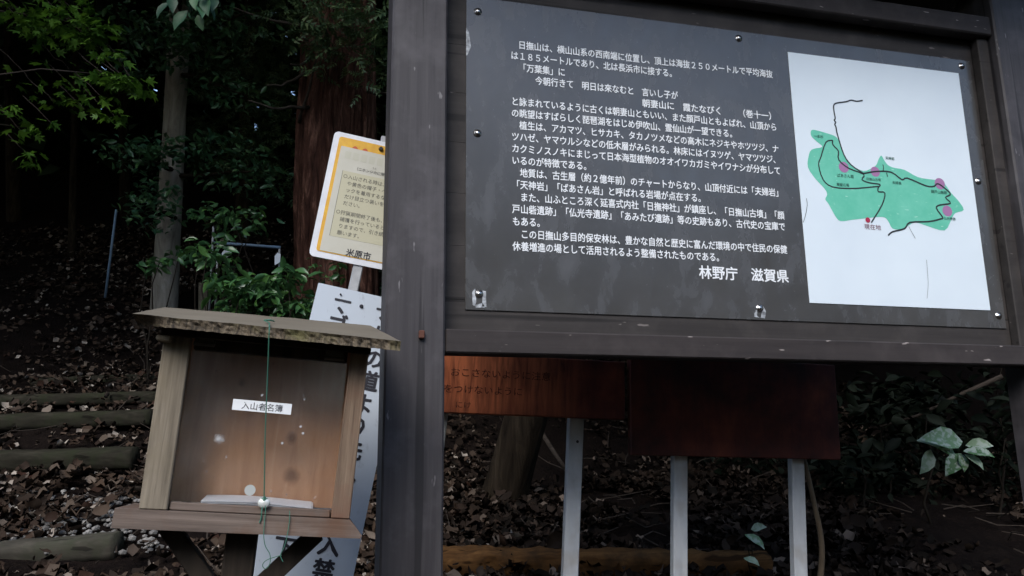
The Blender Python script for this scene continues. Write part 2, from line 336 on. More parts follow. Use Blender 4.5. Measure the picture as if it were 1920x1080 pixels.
def smooth_line(pts, k=4):                                          # Catmull-Rom
    P = [np.array(p, float) for p in pts]; P = [2*P[0]-P[1]]+P+[2*P[-1]-P[-2]]; out = []
    for i in range(1, len(P)-2):
        for j in range(k):
            t = j/k; a, b_, c, d = P[i-1:i+3]
            out.append(.5*((2*b_)+(-a+c)*t+(2*a-5*b_+4*c-d)*t*t+(-a+3*b_-3*c+d)*t**3))
    out.append(P[-2]); return out

# ------------------------------------------------------------------ ground
anch = [at(*q) for q in [(100, 1060, 3.6), (100, 900, 4.5), (100, 812, 5.3), (100, 762, 6.0), (100, 730, 6.7), (100, 600, 8.5), (100, 500, 10.5),
        (0, 460, 11.5), (380, 575, 9.3), (250, 655, 8.), (400, 1060, 3.6), (700, 1000, 3.9), (950, 1070, 3.5), (870, 1000, 4.1), (950, 960, 4.6),
        (870, 870, 6.0), (1000, 850, 6.2), (1100, 860, 6.2), (1400, 1060, 3.6), (1600, 1060, 3.8), (1600, 930, 5.2), (1850, 1010, 4.2), (1700, 840, 7.), (1700, 740, 9.),
        (560, 600, 8.2), (-150, 900, 4.7), (-150, 480, 11)]]
anch = [tuple(a) for a in anch] + [(-3, -2, 0), (0, -2, 0), (3, -2, 0), (-4, -7, -.2), (4, -7, -.2), (0, -12, -.3), (0, .0, .35), (1.8, .0, .4), (-.5, -.15, .3), (-3, 0, .35), (4.5, 0, .5),
        (-12, 3, 2.2), (12, 3, 2.0), (-12, -6, .2), (12, -6, 0), (-10, 14, 8.0), (0, 14, 7.2), (8, 14, 6.5), (-14, 26, 13), (0, 26, 12.5), (14, 26, 11.5)]
A = np.array(anch)
def tps(r): return np.where(r > 1e-6, r*r*np.log(np.maximum(r, 1e-6)), 0)
Kd = np.linalg.norm(A[:, None, :2]-A[None, :, :2], axis=2); nA = len(A)
Km = np.zeros((nA+3, nA+3)); Km[:nA, :nA] = tps(Kd)+np.eye(nA)*.25; Pm = np.c_[np.ones(nA), A[:, :2]]; Km[:nA, nA:] = Pm; Km[nA:, :nA] = Pm.T
wv = np.linalg.solve(Km, np.r_[A[:, 2], 0, 0, 0])
def gz(x, y):
    x = np.atleast_1d(np.asarray(x, float)); y = np.atleast_1d(np.asarray(y, float)); out = np.empty(len(x))
    for i in range(0, len(x), 4000):
        xs, ys = np.clip(x[i:i+4000], -14, 14), np.clip(y[i:i+4000], -12, 28); d = np.sqrt((xs[:, None]-A[None, :, 0])**2+(ys[:, None]-A[None, :, 1])**2)
        out[i:i+4000] = tps(d)@wv[:nA] + wv[nA]+wv[nA+1]*xs+wv[nA+2]*ys
    return out
def g(x, y): return float(gz([x], [y])[0])
def axis(lo, hi, a, b_, fine, coarse):
    return np.unique(np.r_[np.arange(lo, a, coarse), np.arange(a, b_, fine), np.arange(b_, hi+coarse, coarse)])
gx = axis(-60, 60, -6, 6, .12, 1.5); gy = axis(-40, 70, -2, 12, .12, 1.5)
X, Y = np.meshgrid(gx, gy); Z = gz(X.ravel(), Y.ravel())
Z += np.array([.05*noise.noise((x*1.7, y*1.7, 0))+.025*noise.noise((x*6, y*6, 3)) for x, y in zip(X.ravel(), Y.ravel())])
nx, ny = len(gx), len(gy)
mb = MB(); mb.v = list(map(tuple, np.c_[X.ravel(), Y.ravel(), Z].tolist()))
mb.f = [(j*nx+i, j*nx+i+1, (j+1)*nx+i+1, (j+1)*nx+i) for j in range(ny-1) for i in range(nx-1)]; mb.mi = [0]*len(mb.f)
gr = mb.build('forest_ground', M_soil, None, smooth=True); tag(gr, 'dark humus forest floor rising behind the notice boards', 'ground', kind='structure')

# ------------------------------------------------------------------ foliage
LEAF_V = np.array([(0, 0, 0), (.12, -.2, .03), (.12, .2, .03), (.3, -.43, .08), (.32, 0, -.01), (.3, .43, .08), (.55, -.5, .07), (.6, 0, -.04), (.55, .5, .07), (.8, -.3, -.01), (.82, 0, -.1), (.8, .3, -.01), (1, 0, -.2)])
LEAF_F = [(0, 1, 4), (0, 4, 2), (1, 3, 4), (2, 4, 5), (3, 6, 7), (3, 7, 4), (5, 4, 7), (5, 7, 8), (6, 9, 10), (6, 10, 7), (8, 7, 10), (8, 10, 11), (9, 12, 10), (11, 10, 12)]
CARD_V = np.array([(0, 0, 0), (.38, -.5, .08), (.38, .5, .08), (.45, 0, 0), (1, 0, -.14)]); CARD_F = [(0, 1, 3), (0, 3, 2), (3, 1, 4), (3, 4, 2)]
_mp = []
for k in range(7):
    a = rad(-150+50*k); L_ = [.45, .72, .92, 1., .92, .72, .45][k]; _mp.append((L_*math.cos(a), L_*math.sin(a)))
    if k < 6: a2 = a+rad(25); _mp.append((.38*math.cos(a2), .38*math.sin(a2)))
MAPLE_V = np.array([(0, 0, .03)]+[(x*.6+.3, y*.6, -.12*(x*x+y*y)) for x, y in _mp]); MAPLE_F = [(0, i, i+1) for i in range(1, len(_mp))]
LIT_V = np.array([(0, 0, .02)]+[(x, y, .22*(x-.45)**2+.55*y*y+.06*math.sin(7*x+3*y)) for x, y in [(.18, -.22), (.45, -.36), (.74, -.27), (1, .04), (.8, .3), (.5, .34), (.2, .25)]]+[(.3, 0, -.02), (.65, .02, -.02)])
LIT_F = [(0, 1, 8), (1, 2, 8), (8, 2, 9), (2, 3, 9), (3, 4, 9), (4, 5, 9), (5, 6, 9), (9, 6, 8), (6, 7, 8), (7, 0, 8)]
_cd = [(1, 3, 2), (4, 6, 5), (7, 9, 8), (10, 12, 11)]
SPRAY_V = np.array([(0, 0, 0)]+[p for k in range(4) for p in [(.1+.2*k, -.05, 0), (.28+.24*k, -.35+.07*k, -.05), (.24+.22*k, .0, .03)]]+
                   [p for k in range(4) for p in [(.1+.2*k, .05, 0), (.28+.24*k, .35-.07*k, -.05), (.24+.22*k, .0, .03)]])
SPRAY_F = [(1+3*k, 2+3*k, 3+3*k) for k in range(4)]+[(13+3*k, 15+3*k, 14+3*k) for k in range(4)]
def leaves(name, mat, P, size, parent=None, kind='leaf', dirs=None, up=None, width=.5, sj=.35, tilt=.7, curl=0, smooth=True):
    P = np.asarray(P, float); n = len(P)
    V, Fc = {'leaf': (LEAF_V, LEAF_F), 'maple': (MAPLE_V, MAPLE_F), 'spray': (SPRAY_V, SPRAY_F), 'litter': (LIT_V, LIT_F), 'card': (CARD_V, CARD_F)}[kind]
    V = V*np.array([1, width if kind in ('leaf', 'card') else 1, 1]); wj = rng.uniform(.3, 1.25, n) if kind == 'litter' else np.ones(n)
    if dirs is None:
        a = rng.uniform(0, 2*np.pi, n); dirs = np.c_[np.cos(a), np.sin(a), rng.normal(-.35, tilt*.6, n)]
    d = dirs/np.linalg.norm(dirs, axis=1)[:, None]
    nz = (np.array([0, 0, 1.]) if up is None else up) + rng.normal(0, tilt, (n, 3))
    s_ = np.cross(nz, d); s_ /= np.linalg.norm(s_, axis=1)[:, None]+1e-9; nn = np.cross(d, s_)
    sz = size*(1+rng.uniform(-sj, sj, n)) if np.isscalar(size) else size
    Z_ = V[None, :, 2]*(1+curl*rng.normal(1, 1, (n, 1))) if curl else np.repeat(V[None, :, 2], n, 0)
    co_ = P[:, None, :] + sz[:, None, None]*(V[None, :, 0, None]*d[:, None]+V[None, :, 1, None]*(s_*wj[:, None])[:, None]+Z_[..., None]*nn[:, None])
    nv = len(V); faces = (np.array(Fc)[None]+(np.arange(n)*nv)[:, None, None]).reshape(-1, 3)
    me = bpy.data.meshes.new(name); me.vertices.add(n*nv); me.vertices.foreach_set('co', co_.ravel())
    me.loops.add(faces.size); me.loops.foreach_set('vertex_index', faces.ravel().astype(np.int32))
    me.polygons.add(len(faces)); me.polygons.foreach_set('loop_start', np.arange(0, faces.size, 3, dtype=np.int32))
    me.update(calc_edges=True); me.validate()
    if smooth: me.polygons.foreach_set('use_smooth', np.ones(len(me.polygons), bool))
    return link(name, me, mat, parent, world=True)
def blob(c, r, n, flat=1.):
    q = rng.normal(0, 1, (n, 3)); q /= np.linalg.norm(q, axis=1)[:, None]; q *= rng.uniform(.15, 1, (n, 1))**.5
    return np.asarray(c)+q*np.asarray(r)

# woodland: the far mass of crowns round the clearing and up the hill, with unseen light blockers added overhead and behind the camera
def far_pts(n, x, y, z, over=None):
    px_ = rng.uniform(*x, n); py_ = rng.uniform(*y, n); pz = rng.uniform(*z, n); return np.c_[px_, py_, pz]
Pw = []
q = far_pts(30000, (-16, 16), (1.8, 16), (0, 1)); q[:, 2] = 1.5+.66*(q[:, 1]+2)+1.5+.05*np.abs(q[:, 0])+q[:, 2]*3.5 + .5*np.sin(q[:, 0]*.7+q[:, 1]*.4); Pw.append(q)  # canopy out of view, added to keep sky light off the slope
q = far_pts(26000, (-22, 24), (12.5, 30), (0, 1)); q[:, 2] = gz(q[:, 0], q[:, 1])+.3+q[:, 2]*13; Pw.append(q)
q = far_pts(16000, (-18, 5), (13, 22), (5, 17)); Pw.append(q)
q = far_pts(12000, (-22, 22), (-17, -9), (0, 1)); q[:, 2] = q[:, 2]**.8*(6.0+.9*np.sin(q[:, 0]*.8)); Pw.append(q)  # treeline behind the camera, added to block low sky
q = far_pts(5000, (-22, -11), (-9, 13), (0, 1)); q[:, 2] = gz(q[:, 0], q[:, 1])+q[:, 2]*8; Pw.append(q)
q = far_pts(6000, (11, 22), (-9, 13), (0, 1)); q[:, 2] = gz(q[:, 0], q[:, 1])+q[:, 2]*9; Pw.append(q)
wl = leaves('woodland', M_far, np.concatenate(Pw), .55, None, 'card', width=.8, tilt=.8)
tag(wl, 'dark far woodland behind the tree trunks, plus unseen crowns added to block sky light', 'woodland', kind='stuff')

# ------------------------------------------------------------------ trees
def trunk(p0, p1, r0_, r1, n=20, seg=26, ridg=.0, freq=5, seed=0, bend=.0, flare=.25):
    p0 = Vector(p0); p1 = Vector(p1); mb = MB(); vs = []
    for i in range(seg+1):
        t = i/seg; p = p0.lerp(p1, t)+Vector((bend*math.sin(t*5+seed), bend*math.cos(t*4+seed), 0)); rr = r0_+(r1-r0_)*t + r0_*flare*math.exp(-t*seg*.9)
        for k in range(n):
            a = 2*math.pi*k/n; d = Vector((math.cos(a), math.sin(a), 0))
            m = 1+ridg*noise.noise((d.x*freq+seed, d.y*freq, t*4))+ridg*.5*noise.noise((d.x*freq*2.3+seed, d.y*freq*2.3, t*9))
            vs.append(p+d*rr*m)
    mb.add(vs, [(i*n+k, i*n+(k+1) % n, (i+1)*n+(k+1) % n, (i+1)*n+k) for i in range(seg) for k in range(n)])
    return mb
def trunk_px(a, b_, dep, **k):      # a, b_: (x, y, width in px) low and high
    pa, pb = at(a[0], a[1], dep), at(b_[0], b_[1], dep); ra, rb = a[2]*dep/F/2, b_[2]*dep/F/2
    d = pb-pa; k2 = (g(pa[0], pa[1])-.25-pa[2])/d[2]; base = pa+d*k2; top = pb+d/np.linalg.norm(d)*2.5
    return base, trunk(base, top, ra*1.05, rb*.9, **k), top
def limb(par, a, b_, r0_, r1, sag=0., k=7, wob=.05):
    mb = MB(); root, nm, mt = par
    a = np.array(a); b_ = np.array(b_); pts = []; L = np.linalg.norm(b_-a)
    for i in range(k):
        t = i/(k-1); p = a+(b_-a)*t; p = p+np.array([0, 0, -sag*math.sin(t*math.pi)])+(rng.normal(0, wob*L*.25, 3) if 0 < i < k-1 else 0); pts.append(p)
    mb.tube(pts, [r0_+(r1-r0_)*i/(k-1) for i in range(k)], 6); mb.build(nm, mt, root, smooth=True); return pts

# smooth grey trunk left of centre
base, mbt, top = trunk_px((309, 560, 46), (333, 110, 34), 9.0, ridg=.05, freq=3, seed=2, flare=.1)
t = thing('broadleaf_tree', 'straight pale grey tree trunk above the roof of the wooden register box', 'tree', tuple(base))
mbt.build('trunk', M_bark_grey, t, smooth=True)
mbl = (t, 'limb', M_bark_dark); cl = []
for (x, y, d, dx, dy) in [(335, 80, 9., -110, -40), (335, 85, 9., 120, -60), (335, 140, 9., 130, 40), (330, 320, 9., -100, -35), (332, 330, 9., 150, -10), (330, 60, 9, 20, -120), (330, 410, 9, -60, -15)]:
    a = at(x, y, d); e = at(x+dx, y+dy, d-rng.uniform(.2, 1.2)); pts = limb(mbl, a, e, .03, .008)
    for p in pts[3:]: cl.append(blob(p, (.34, .3, .2), 34))
for (x, y, d, rx, n_) in [(300, 275, 8.2, .30, 60), (260, 285, 8.1, .22, 45), (345, 280, 8.2, .28, 55), (400, 270, 8.4, .3, 50), (460, 275, 8.5, .35, 55), (300, 355, 8.3, .25, 40), (270, 365, 8.2, .2, 28),
                          (480, 340, 8.6, .4, 50), (335, 75, 8.1, .22, 60), (330, 50, 8.1, .25, 60), (300, 60, 8.2, .4, 80), (370, 110, 8.4, .4, 70), (320, 95, 8.3, .3, 50), (430, 60, 8.4, .5, 90), (255, 120, 8.2, .3, 50)]:
    cl.append(blob(at(x, y, d), (rx, rx, rx*.5), int(n_*1.3)))
leaves('crown', M_evg, np.concatenate(cl+[blob(top+np.array([0, .5, 1.5]), (2.6, 2.4, 1.6), 2200)]), .085, t, width=.42)

# great cedar behind the leaning signs
base, mbt, top = trunk_px((630, 520, 152), (634, 60, 120), 7.6, ridg=.17, freq=11, n=150, seg=46, seed=5, flare=.3)
t = thing('cedar_tree', 'massive red barked cedar trunk behind the leaning white signs', 'tree', tuple(base))
mbt.build('trunk', M_bark_red, t, smooth=True)
mbl = (t, 'limb', M_twig_d)
for (x, y, x2, y2, d2) in [(590, 50, 440, 15, 7.0), (585, 200, 465, 188, 6.8), (575, 135, 500, 160, 6.9), (580, 108, 545, 120, 6.9), (560, 230, 600, 90, 7.0), (690, 172, 735, 168, 6.9), (620, 70, 590, 5, 6.8), (600, 65, 612, 72, 6.9)]:
    limb(mbl, at(x, y, 7.35), at(x2, y2, d2), .018, .006, .04)
cl = [blob(top+np.array([0, 0, 2.0]), (2.8, 2.8, 3.0), 3200)]
for (x, y, d, rx, n_) in [(430, 120, 9.4, .55, 170), (500, 100, 9.6, .6, 170), (470, 200, 9.5, .6, 170), (540, 60, 9.2, .5, 120), (420, 30, 9.2, .5, 120), (530, 180, 9.6, .5, 120), (430, 250, 9.6, .5, 110), (500, 280, 9.8, .6, 120), (720, 80, 9.4, .5, 70), (720, 200, 9.6, .5, 60), (540, 330, 9.8, .5, 80)]:
    cl.append(blob(at(x, y, d), (rx, rx, rx), n_))
for (x, y, d, rx, n_) in [(600, 25, 6.7, .3, 60), (650, 10, 6.7, .35, 70), (700, 40, 6.7, .3, 50), (690, 90, 6.8, .22, 26), (585, 80, 6.8, .2, 24), (640, 70, 6.8, .2, 22), (560, 40, 6.9, .3, 40), (715, 120, 6.9, .2, 26), (610, 120, 6.9, .16, 14), (670, 150, 6.9, .16, 12)]: cl.append(blob(at(x, y, d), (rx, rx, rx*.7), n_))  # sprays added before the trunk top to shade it
leaves('crown', M_conif, np.concatenate(cl), .15, t, 'spray', tilt=.9)

# leaning dark trunk seen under the red board
base, mbt, top = trunk_px((938, 955, 84), (985, 785, 76), 4.7, ridg=.12, freq=5, n=32, seed=9, flare=.3)
t = thing('leaning_tree', 'dark brown leaning trunk under the painted-bright, peeling end of the red board', 'tree', tuple(base)); mbt.build('trunk', M_bark_dark, t, smooth=True)
q = far_pts(9000, (.25, 7.), (1.0, 7.5), (0, 1)); q[:, 2] = 2.15+.13*q[:, 1]+.25*np.sin(q[:, 0]*2)+q[:, 2]*1.5  # hidden leaf mass added behind the board to shade the ground
leaves('crown', M_evg, np.concatenate([blob(top+np.array([.3, .2, .8]), (1.4, 1.2, .9), 1200), q[q[:, 2] < 2.7+.72*q[:, 1]]]), .15, t, 'card', width=.6)
# slim far trunks
for i, (a, b_, d, lab) in enumerate([((135, 430, 13), (140, 200, 11), 11., 'thin dark sapling trunk on the slope under the bright maple leaves'),
                                      ((28, 470, 26), (20, 100, 22), 12.5, 'slim dark trunk at the far left edge of the slope'),
                                      ((455, 430, 30), (470, 60, 26), 12., 'shadowy trunk between the pale grey trunk and the red cedar'),
                                      ((235, 420, 18), (228, 60, 16), 13., 'thin dark trunk just left of the pale grey trunk')]):
    base, mbt, top = trunk_px(a, b_, d, ridg=.06, freq=3, n=12, seed=20+i, flare=.1)
    t = thing('slender_tree', lab, 'tree', tuple(base), group='slender trunks on the slope'); mbt.build('trunk', M_bark_dark, t, smooth=True)
    leaves('crown', M_far, blob(top+np.array([0, 0, .6]), (1.5, 1.5, 1.2), 700), .16, t)

# maple branches, bright green, upper left
t = thing('maple_tree', 'bright green maple branches hanging at the upper left', 'tree', (-4.4, 3.3, g(-4.4, 3.3)))
trunk((-4.4, 3.3, g(-4.4, 3.3)-.2), (-4.2, 3.2, 6.5), .11, .06, n=14, ridg=.05, seed=4).build('trunk', M_bark_dark, t, smooth=True)
mbl = (t, 'limb', M_twig_d); cl = []
for (x, y, d, rx, n_) in [(60, 40, 5.6, .22, 30), (140, 45, 5.5, .22, 50), (175, 50, 5.5, .18, 45), (110, 75, 5.6, .18, 30), (55, 50, 5.6, .12, 22), (30, 20, 5.6, .2, 25), (120, 10, 5.6, .25, 40), (165, 70, 5.5, .14, 34), (205, 105, 5.5, .10, 20),
                          (230, 150, 5.4, .14, 38), (255, 162, 5.4, .12, 30), (205, 150, 5.4, .10, 18), (195, 185, 5.5, .08, 8), (215, 218, 5.5, .12, 16), (20, 215, 5.7, .12, 12), (45, 250, 5.7, .14, 18), (60, 298, 5.7, .12, 14), (95, 230, 5.7, .06, 5),
                          (140, 165, 5.7, .18, 16), (160, 205, 5.7, .16, 14), (100, 190, 5.8, .2, 14), (50, 140, 5.8, .25, 10), (130, 130, 5.7, .2, 12)]:
    c_ = at(x, y, d); pts = limb(mbl, c_+np.array([-.25, .15, .25]), c_, .004, .002, 0, 5); cl.append(blob(c_, (rx, rx, rx*.45), int(n_*.95)))
for a_, b_ in [((-4.25, 3.25, 4.2), at(130, 40, 5.7)), ((-4.25, 3.25, 3.6), at(200, 140, 5.6)), ((-4.25, 3.25, 3.2), at(50, 240, 5.8)), (tuple(at(120, 30, 5.7)), at(255, 160, 5.5))]: limb(mbl, a_, b_, .010, .004, -.08)
leaves('crown', M_maple, np.concatenate(cl+[blob((-4.2, 2.6, 5.6), (1.3, 1.2, .6), 500)]), .088, t, 'maple', tilt=.5)

# broad leaves hanging into the top of the frame
t = thing('hanging_branch', 'dark branch with large drooping glossy leaves hanging in at the top', 'branch', tuple(at(370, -120, 3.2)))
mbl = (t, 'stem', M_twig_d); lp = []; ld = []
for (x0, y0, x, y) in [(370, -120, 360, 5), (370, -120, 335, -8), (370, -100, 380, -5)]:
    pts = limb(mbl, at(x0, y0, 3.2), at(x, y, 3.2), .008, .003, 0, 6)
    for p in pts[2:]:
        for k in range(3): lp.append(p+rng.normal(0, .035, 3)); ld.append((rng.normal(0, .5), rng.normal(-.3, .5), -1.0))
for (x, y) in [(357, 16), (322, -8), (366, -12), (384, -6)]: lp.append(at(x, y, 3.15)); ld.append((rng.normal(0, .2), -.35, -1))
leaves('foliage', M_droop, lp, .075, t, dirs=np.array(ld), up=np.array([0, -1., .3]), width=.5, tilt=.45)

# shrubs
M_stemd = plain('dark_stem', (.016, .013, .010), .9, spec=.1)
def shrub(name, lab, blobs, mat, size, group=None, width=.42, kind='leaf', stems=6):
    c0 = at(*blobs[0][:3]); gb = (c0[0], c0[1], g(c0[0], c0[1])); t = thing(name, lab, 'shrub', gb, group=group); mbl = (t, 'stem', M_stemd); P = []
    for (x, y, d, rx, n_) in blobs:
        c_ = at(x, y, d); P.append(blob(c_, (rx, rx, rx*.6), n_))
        limb(mbl, (c_[0]+rng.normal(0, .06), c_[1]+.1, g(c_[0], c_[1]+.1)-.05), c_, .009, .004, 0, 6, .15)
    leaves('foliage', mat, np.concatenate(P), size, t, kind, width=width); return t
shrub('evergreen_shrub', 'leafy green shrub just above the roof of the register box', [(460, 545, 5.6, .26, 120), (520, 560, 5.7, .25, 120), (415, 525, 5.6, .12, 30), (478, 540, 5.6, .14, 45), (540, 520, 5.7, .16, 50), (560, 590, 5.8, .18, 90), (450, 590, 5.6, .2, 90), (390, 470, 5.9, .16, 35), (450, 555, 5.5, .1, 30)], M_shrub, .095)
shrub('evergreen_shrub', 'small leafy sprig crossing the base of the pale grey trunk', [(300, 490, 6.6, .12, 22), (275, 495, 6.6, .1, 16), (335, 480, 6.6, .14, 26), (375, 480, 6.5, .14, 30), (410, 490, 6.4, .16, 45), (400, 400, 6.8, .2, 50), (440, 420, 6.8, .22, 55), (480, 410, 6.9, .2, 40)], M_shrub, .085)
shrub('evergreen_shrub', 'sparse twiggy shrub between the two leaning white signs', [(610, 495, 6.2, .14, 16), (625, 520, 6.2, .1, 12), (590, 570, 6., .14, 60), (600, 520, 6.2, .1, 8)], M_shrub, .07)
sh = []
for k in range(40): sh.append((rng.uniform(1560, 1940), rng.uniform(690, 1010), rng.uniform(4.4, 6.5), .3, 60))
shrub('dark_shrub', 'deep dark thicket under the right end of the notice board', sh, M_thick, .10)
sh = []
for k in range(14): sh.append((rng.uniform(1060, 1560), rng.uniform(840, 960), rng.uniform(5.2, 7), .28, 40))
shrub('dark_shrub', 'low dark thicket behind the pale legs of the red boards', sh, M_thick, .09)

def sprig(name, lab, root, lv, mat, width=.55):           # a small plant with hand placed leaves
    rt = np.array(root); t = thing(name, lab, 'plant', tuple(rt)); P = []; D = []; U = []; Sz = []
    for (x, y, x2, y2, d, up) in lv:
        a, e = at(x, y, d), at(x2, y2, d-.05); P.append(a); D.append(e-a); Sz.append(np.linalg.norm(e-a)); U.append(up)
        MB().tube([rt, rt*.4+a*.6+np.array([0, 0, .03]), a], [.003, .002, .0015], 5).build('stem', M_thick, t)
    leaves('foliage', mat, P, np.array(Sz), t, dirs=np.array(D), up=np.array(U), width=width, tilt=.12)
pr = at(1815, 905, 4.0); pr[2] -= .05
sprig('broadleaf_seedling', 'pale green broad leaved seedling low beside the right post', pr,
      [(1805, 828, 1738, 818, 3.3, (0, -1, .5)), (1785, 835, 1730, 820, 3.32, (0, -1, .5)), (1745, 842, 1732, 888, 3.3, (.2, -1, .3)), (1802, 850, 1776, 888, 3.25, (-.1, -1, .5)), (1805, 846, 1866, 850, 3.22, (.1, -1, .7)),
       (1808, 852, 1848, 876, 3.22, (.2, -1, .4)), (1790, 850, 1765, 838, 3.3, (0, -1, .5)), (1810, 835, 1862, 832, 3.3, (0, -1, .6)), (1800, 850, 1812, 882, 3.24, (0, -1, .2))], M_varg)
pr = at(1410, 1040, 3.5); pr[2] = g(pr[0], pr[1])
sprig('broadleaf_seedling', 'low seedling with a few pale leaves between the legs of the right red board', pr,
      [(1396, 1002, 1436, 1024, 3.35, (0, -1, .9)), (1394, 1046, 1424, 1056, 3.3, (0, -1, .8)), (1408, 992, 1434, 986, 3.45, (0, -1, .5))], M_varg)

# ------------------------------------------------------------------ leaf litter, twigs, pebbles
n = 80000; px_ = np.r_[rng.uniform(-6.5, 5.5, n), rng.uniform(-3.5, 2.5, 40000)]; py_ = np.r_[rng.uniform(.3, 11, n), rng.uniform(.8, 3.2, 40000)]
dens = np.array([noise.noise((x*1.1, y*1.1, 5))+.5*noise.noise((x*3, y*3, 1)) for x, y in zip(px_, py_)]); keep = rng.uniform(-.45, .6, len(px_)) < dens+.02
px_, py_ = px_[keep], py_[keep]; pz = gz(px_, py_)+np.abs(rng.normal(.015, .025, len(px_)))+.03
ex = .05; nrm = np.c_[-(gz(px_+ex, py_)-gz(px_-ex, py_))/(2*ex), -(gz(px_, py_+ex)-gz(px_, py_-ex))/(2*ex), np.ones(len(px_))]
a = rng.uniform(0, 2*np.pi, len(px_)); dr = np.c_[np.cos(a), np.sin(a), -(nrm[:, 0]*np.cos(a)+nrm[:, 1]*np.sin(a))*-1+rng.normal(0, .3, len(px_))]
dr[:, 2] = -(nrm[:, 0]*np.cos(a)+nrm[:, 1]*np.sin(a))+rng.normal(0, .35, len(px_))
in_shade = px_+.25*rng.normal(0, 1, len(px_)) > .15+.12*py_  # leaves towards the right get a darker colour standing in for shade
for nm, mt, k, lab in (('leaf_litter', M_litter, ~in_shade, 'dry brown and grey fallen leaves covering the left slope'), ('shade_painted_litter', M_litter_shade, in_shade, 'fallen leaves coloured dark for the shade under the boards and the thicket')):
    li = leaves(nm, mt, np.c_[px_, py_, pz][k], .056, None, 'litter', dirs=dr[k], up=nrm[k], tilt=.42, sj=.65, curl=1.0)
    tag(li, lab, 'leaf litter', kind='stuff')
mb = MB()
for k in range(420):
    x, y = rng.uniform(-4.5, 3.5), rng.uniform(1, 6.5); z = g(x, y)+.045; a = rng.uniform(0, 6.3); L = rng.uniform(.1, .45); sl_ = (g(x+.1*math.cos(a), y+.1*math.sin(a))-g(x, y))/.1
    p = np.array([x, y, z]); e = p+np.array([math.cos(a)*L, math.sin(a)*L, sl_*L+rng.normal(.02, .05)]); mb.tube([p, (p+e)/2+rng.normal(0, .02, 3), e], [.004, .0035, .002], 5)
tw = mb.build('fallen_twigs', M_twig_d, None); tag(tw, 'thin bare twigs strewn over the leaf litter', 'twigs', kind='stuff')
mb = MB(); ico = bmesh.new(); bmesh.ops.create_icosphere(ico, subdivisions=1, radius=1); iv = np.array([v.co[:] for v in ico.verts]); if_ = [[v.index for v in f.verts] for f in ico.faces]; ico.free()
for k in range(420):
    c_ = at(rng.uniform(-60, 330), rng.uniform(915, 1000), rng.uniform(3.7, 4.3)); r_ = rng.uniform(.008, .022)
    z = g(c_[0], c_[1])+.03; mb.add(iv*np.array([1, 1, .7])*r_*rng.uniform(.8, 1.2, (1, 3))+np.array([c_[0], c_[1], z]), if_)
pb = mb.build('pebbles', M_pebble, None); tag(pb, 'loose grey pebbles between the log steps', 'pebbles', kind='stuff')

# ------------------------------------------------------------------ log steps
def log(name, lab, a, b_, dep, w, mat, group=None, dep2=None, seed=0):
    pa, pb = at(a[0], a[1], dep), at(b_[0], b_[1], dep2 or dep); r_ = w*dep/F/2; mid = (pa+pb)/2
    t = MB(); n_ = 14; seg = 40; vs = []; d = Vector(pb-pa).normalized(); y_ = Vector((0, 0, 1)); x_ = d.cross(y_).normalized(); y_ = x_.cross(d)
    for i in range(seg+1):
        p = Vector(pa).lerp(Vector(pb), i/seg)
        for k in range(n_):
            an = 2*math.pi*k/n_; m = .92/max(abs(math.cos(an+.2))**7+abs(math.sin(an+.2))**7, 1e-6)**.143+.10*noise.noise((math.cos(an)*1.5+seed*7, math.sin(an)*1.5, i*.12))+(.34 if 'rotten' in name else .10)*noise.noise((math.cos(an)*4, math.sin(an)*4+seed, i*.5))
            vs.append(p+(x_*math.cos(an)+y_*math.sin(an))*r_*m)
    t.add(vs, [(i*n_+k, i*n_+(k+1) % n_, (i+1)*n_+(k+1) % n_, (i+1)*n_+k) for i in range(seg) for k in range(n_)]+[tuple(range(n_))[::-1], tuple(seg*n_+k for k in range(n_))])
    o = link(name, bpy.data.meshes.new(name), mat); o.data.from_pydata([tuple(Vector(v)-Vector(mid)) for v in t.v], [], t.f); o.location = mid
    for p in o.data.polygons: p.use_smooth = True
    return tag(o, lab, 'log', group)
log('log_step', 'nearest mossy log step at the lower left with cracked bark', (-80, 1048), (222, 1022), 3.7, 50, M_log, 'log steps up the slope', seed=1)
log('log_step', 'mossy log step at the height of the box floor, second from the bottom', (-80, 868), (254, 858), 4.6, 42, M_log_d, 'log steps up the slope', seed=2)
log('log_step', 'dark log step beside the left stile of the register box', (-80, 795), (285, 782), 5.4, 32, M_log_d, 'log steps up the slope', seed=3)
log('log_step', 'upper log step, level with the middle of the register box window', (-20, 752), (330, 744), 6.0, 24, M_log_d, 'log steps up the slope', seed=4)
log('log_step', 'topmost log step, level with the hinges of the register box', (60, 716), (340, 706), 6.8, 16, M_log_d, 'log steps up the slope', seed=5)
log('rotten_log', 'orange brown rotting log on the ground under the red boards', (800, 1052), (1440, 1064), 3.42, 56, M_log_r, seed=6, dep2=3.5)
log('rotten_log', 'dim reddish rotting log at the bottom right edge', (1560, 1078), (1900, 1100), 3.8, 40, M_log_r, seed=8)

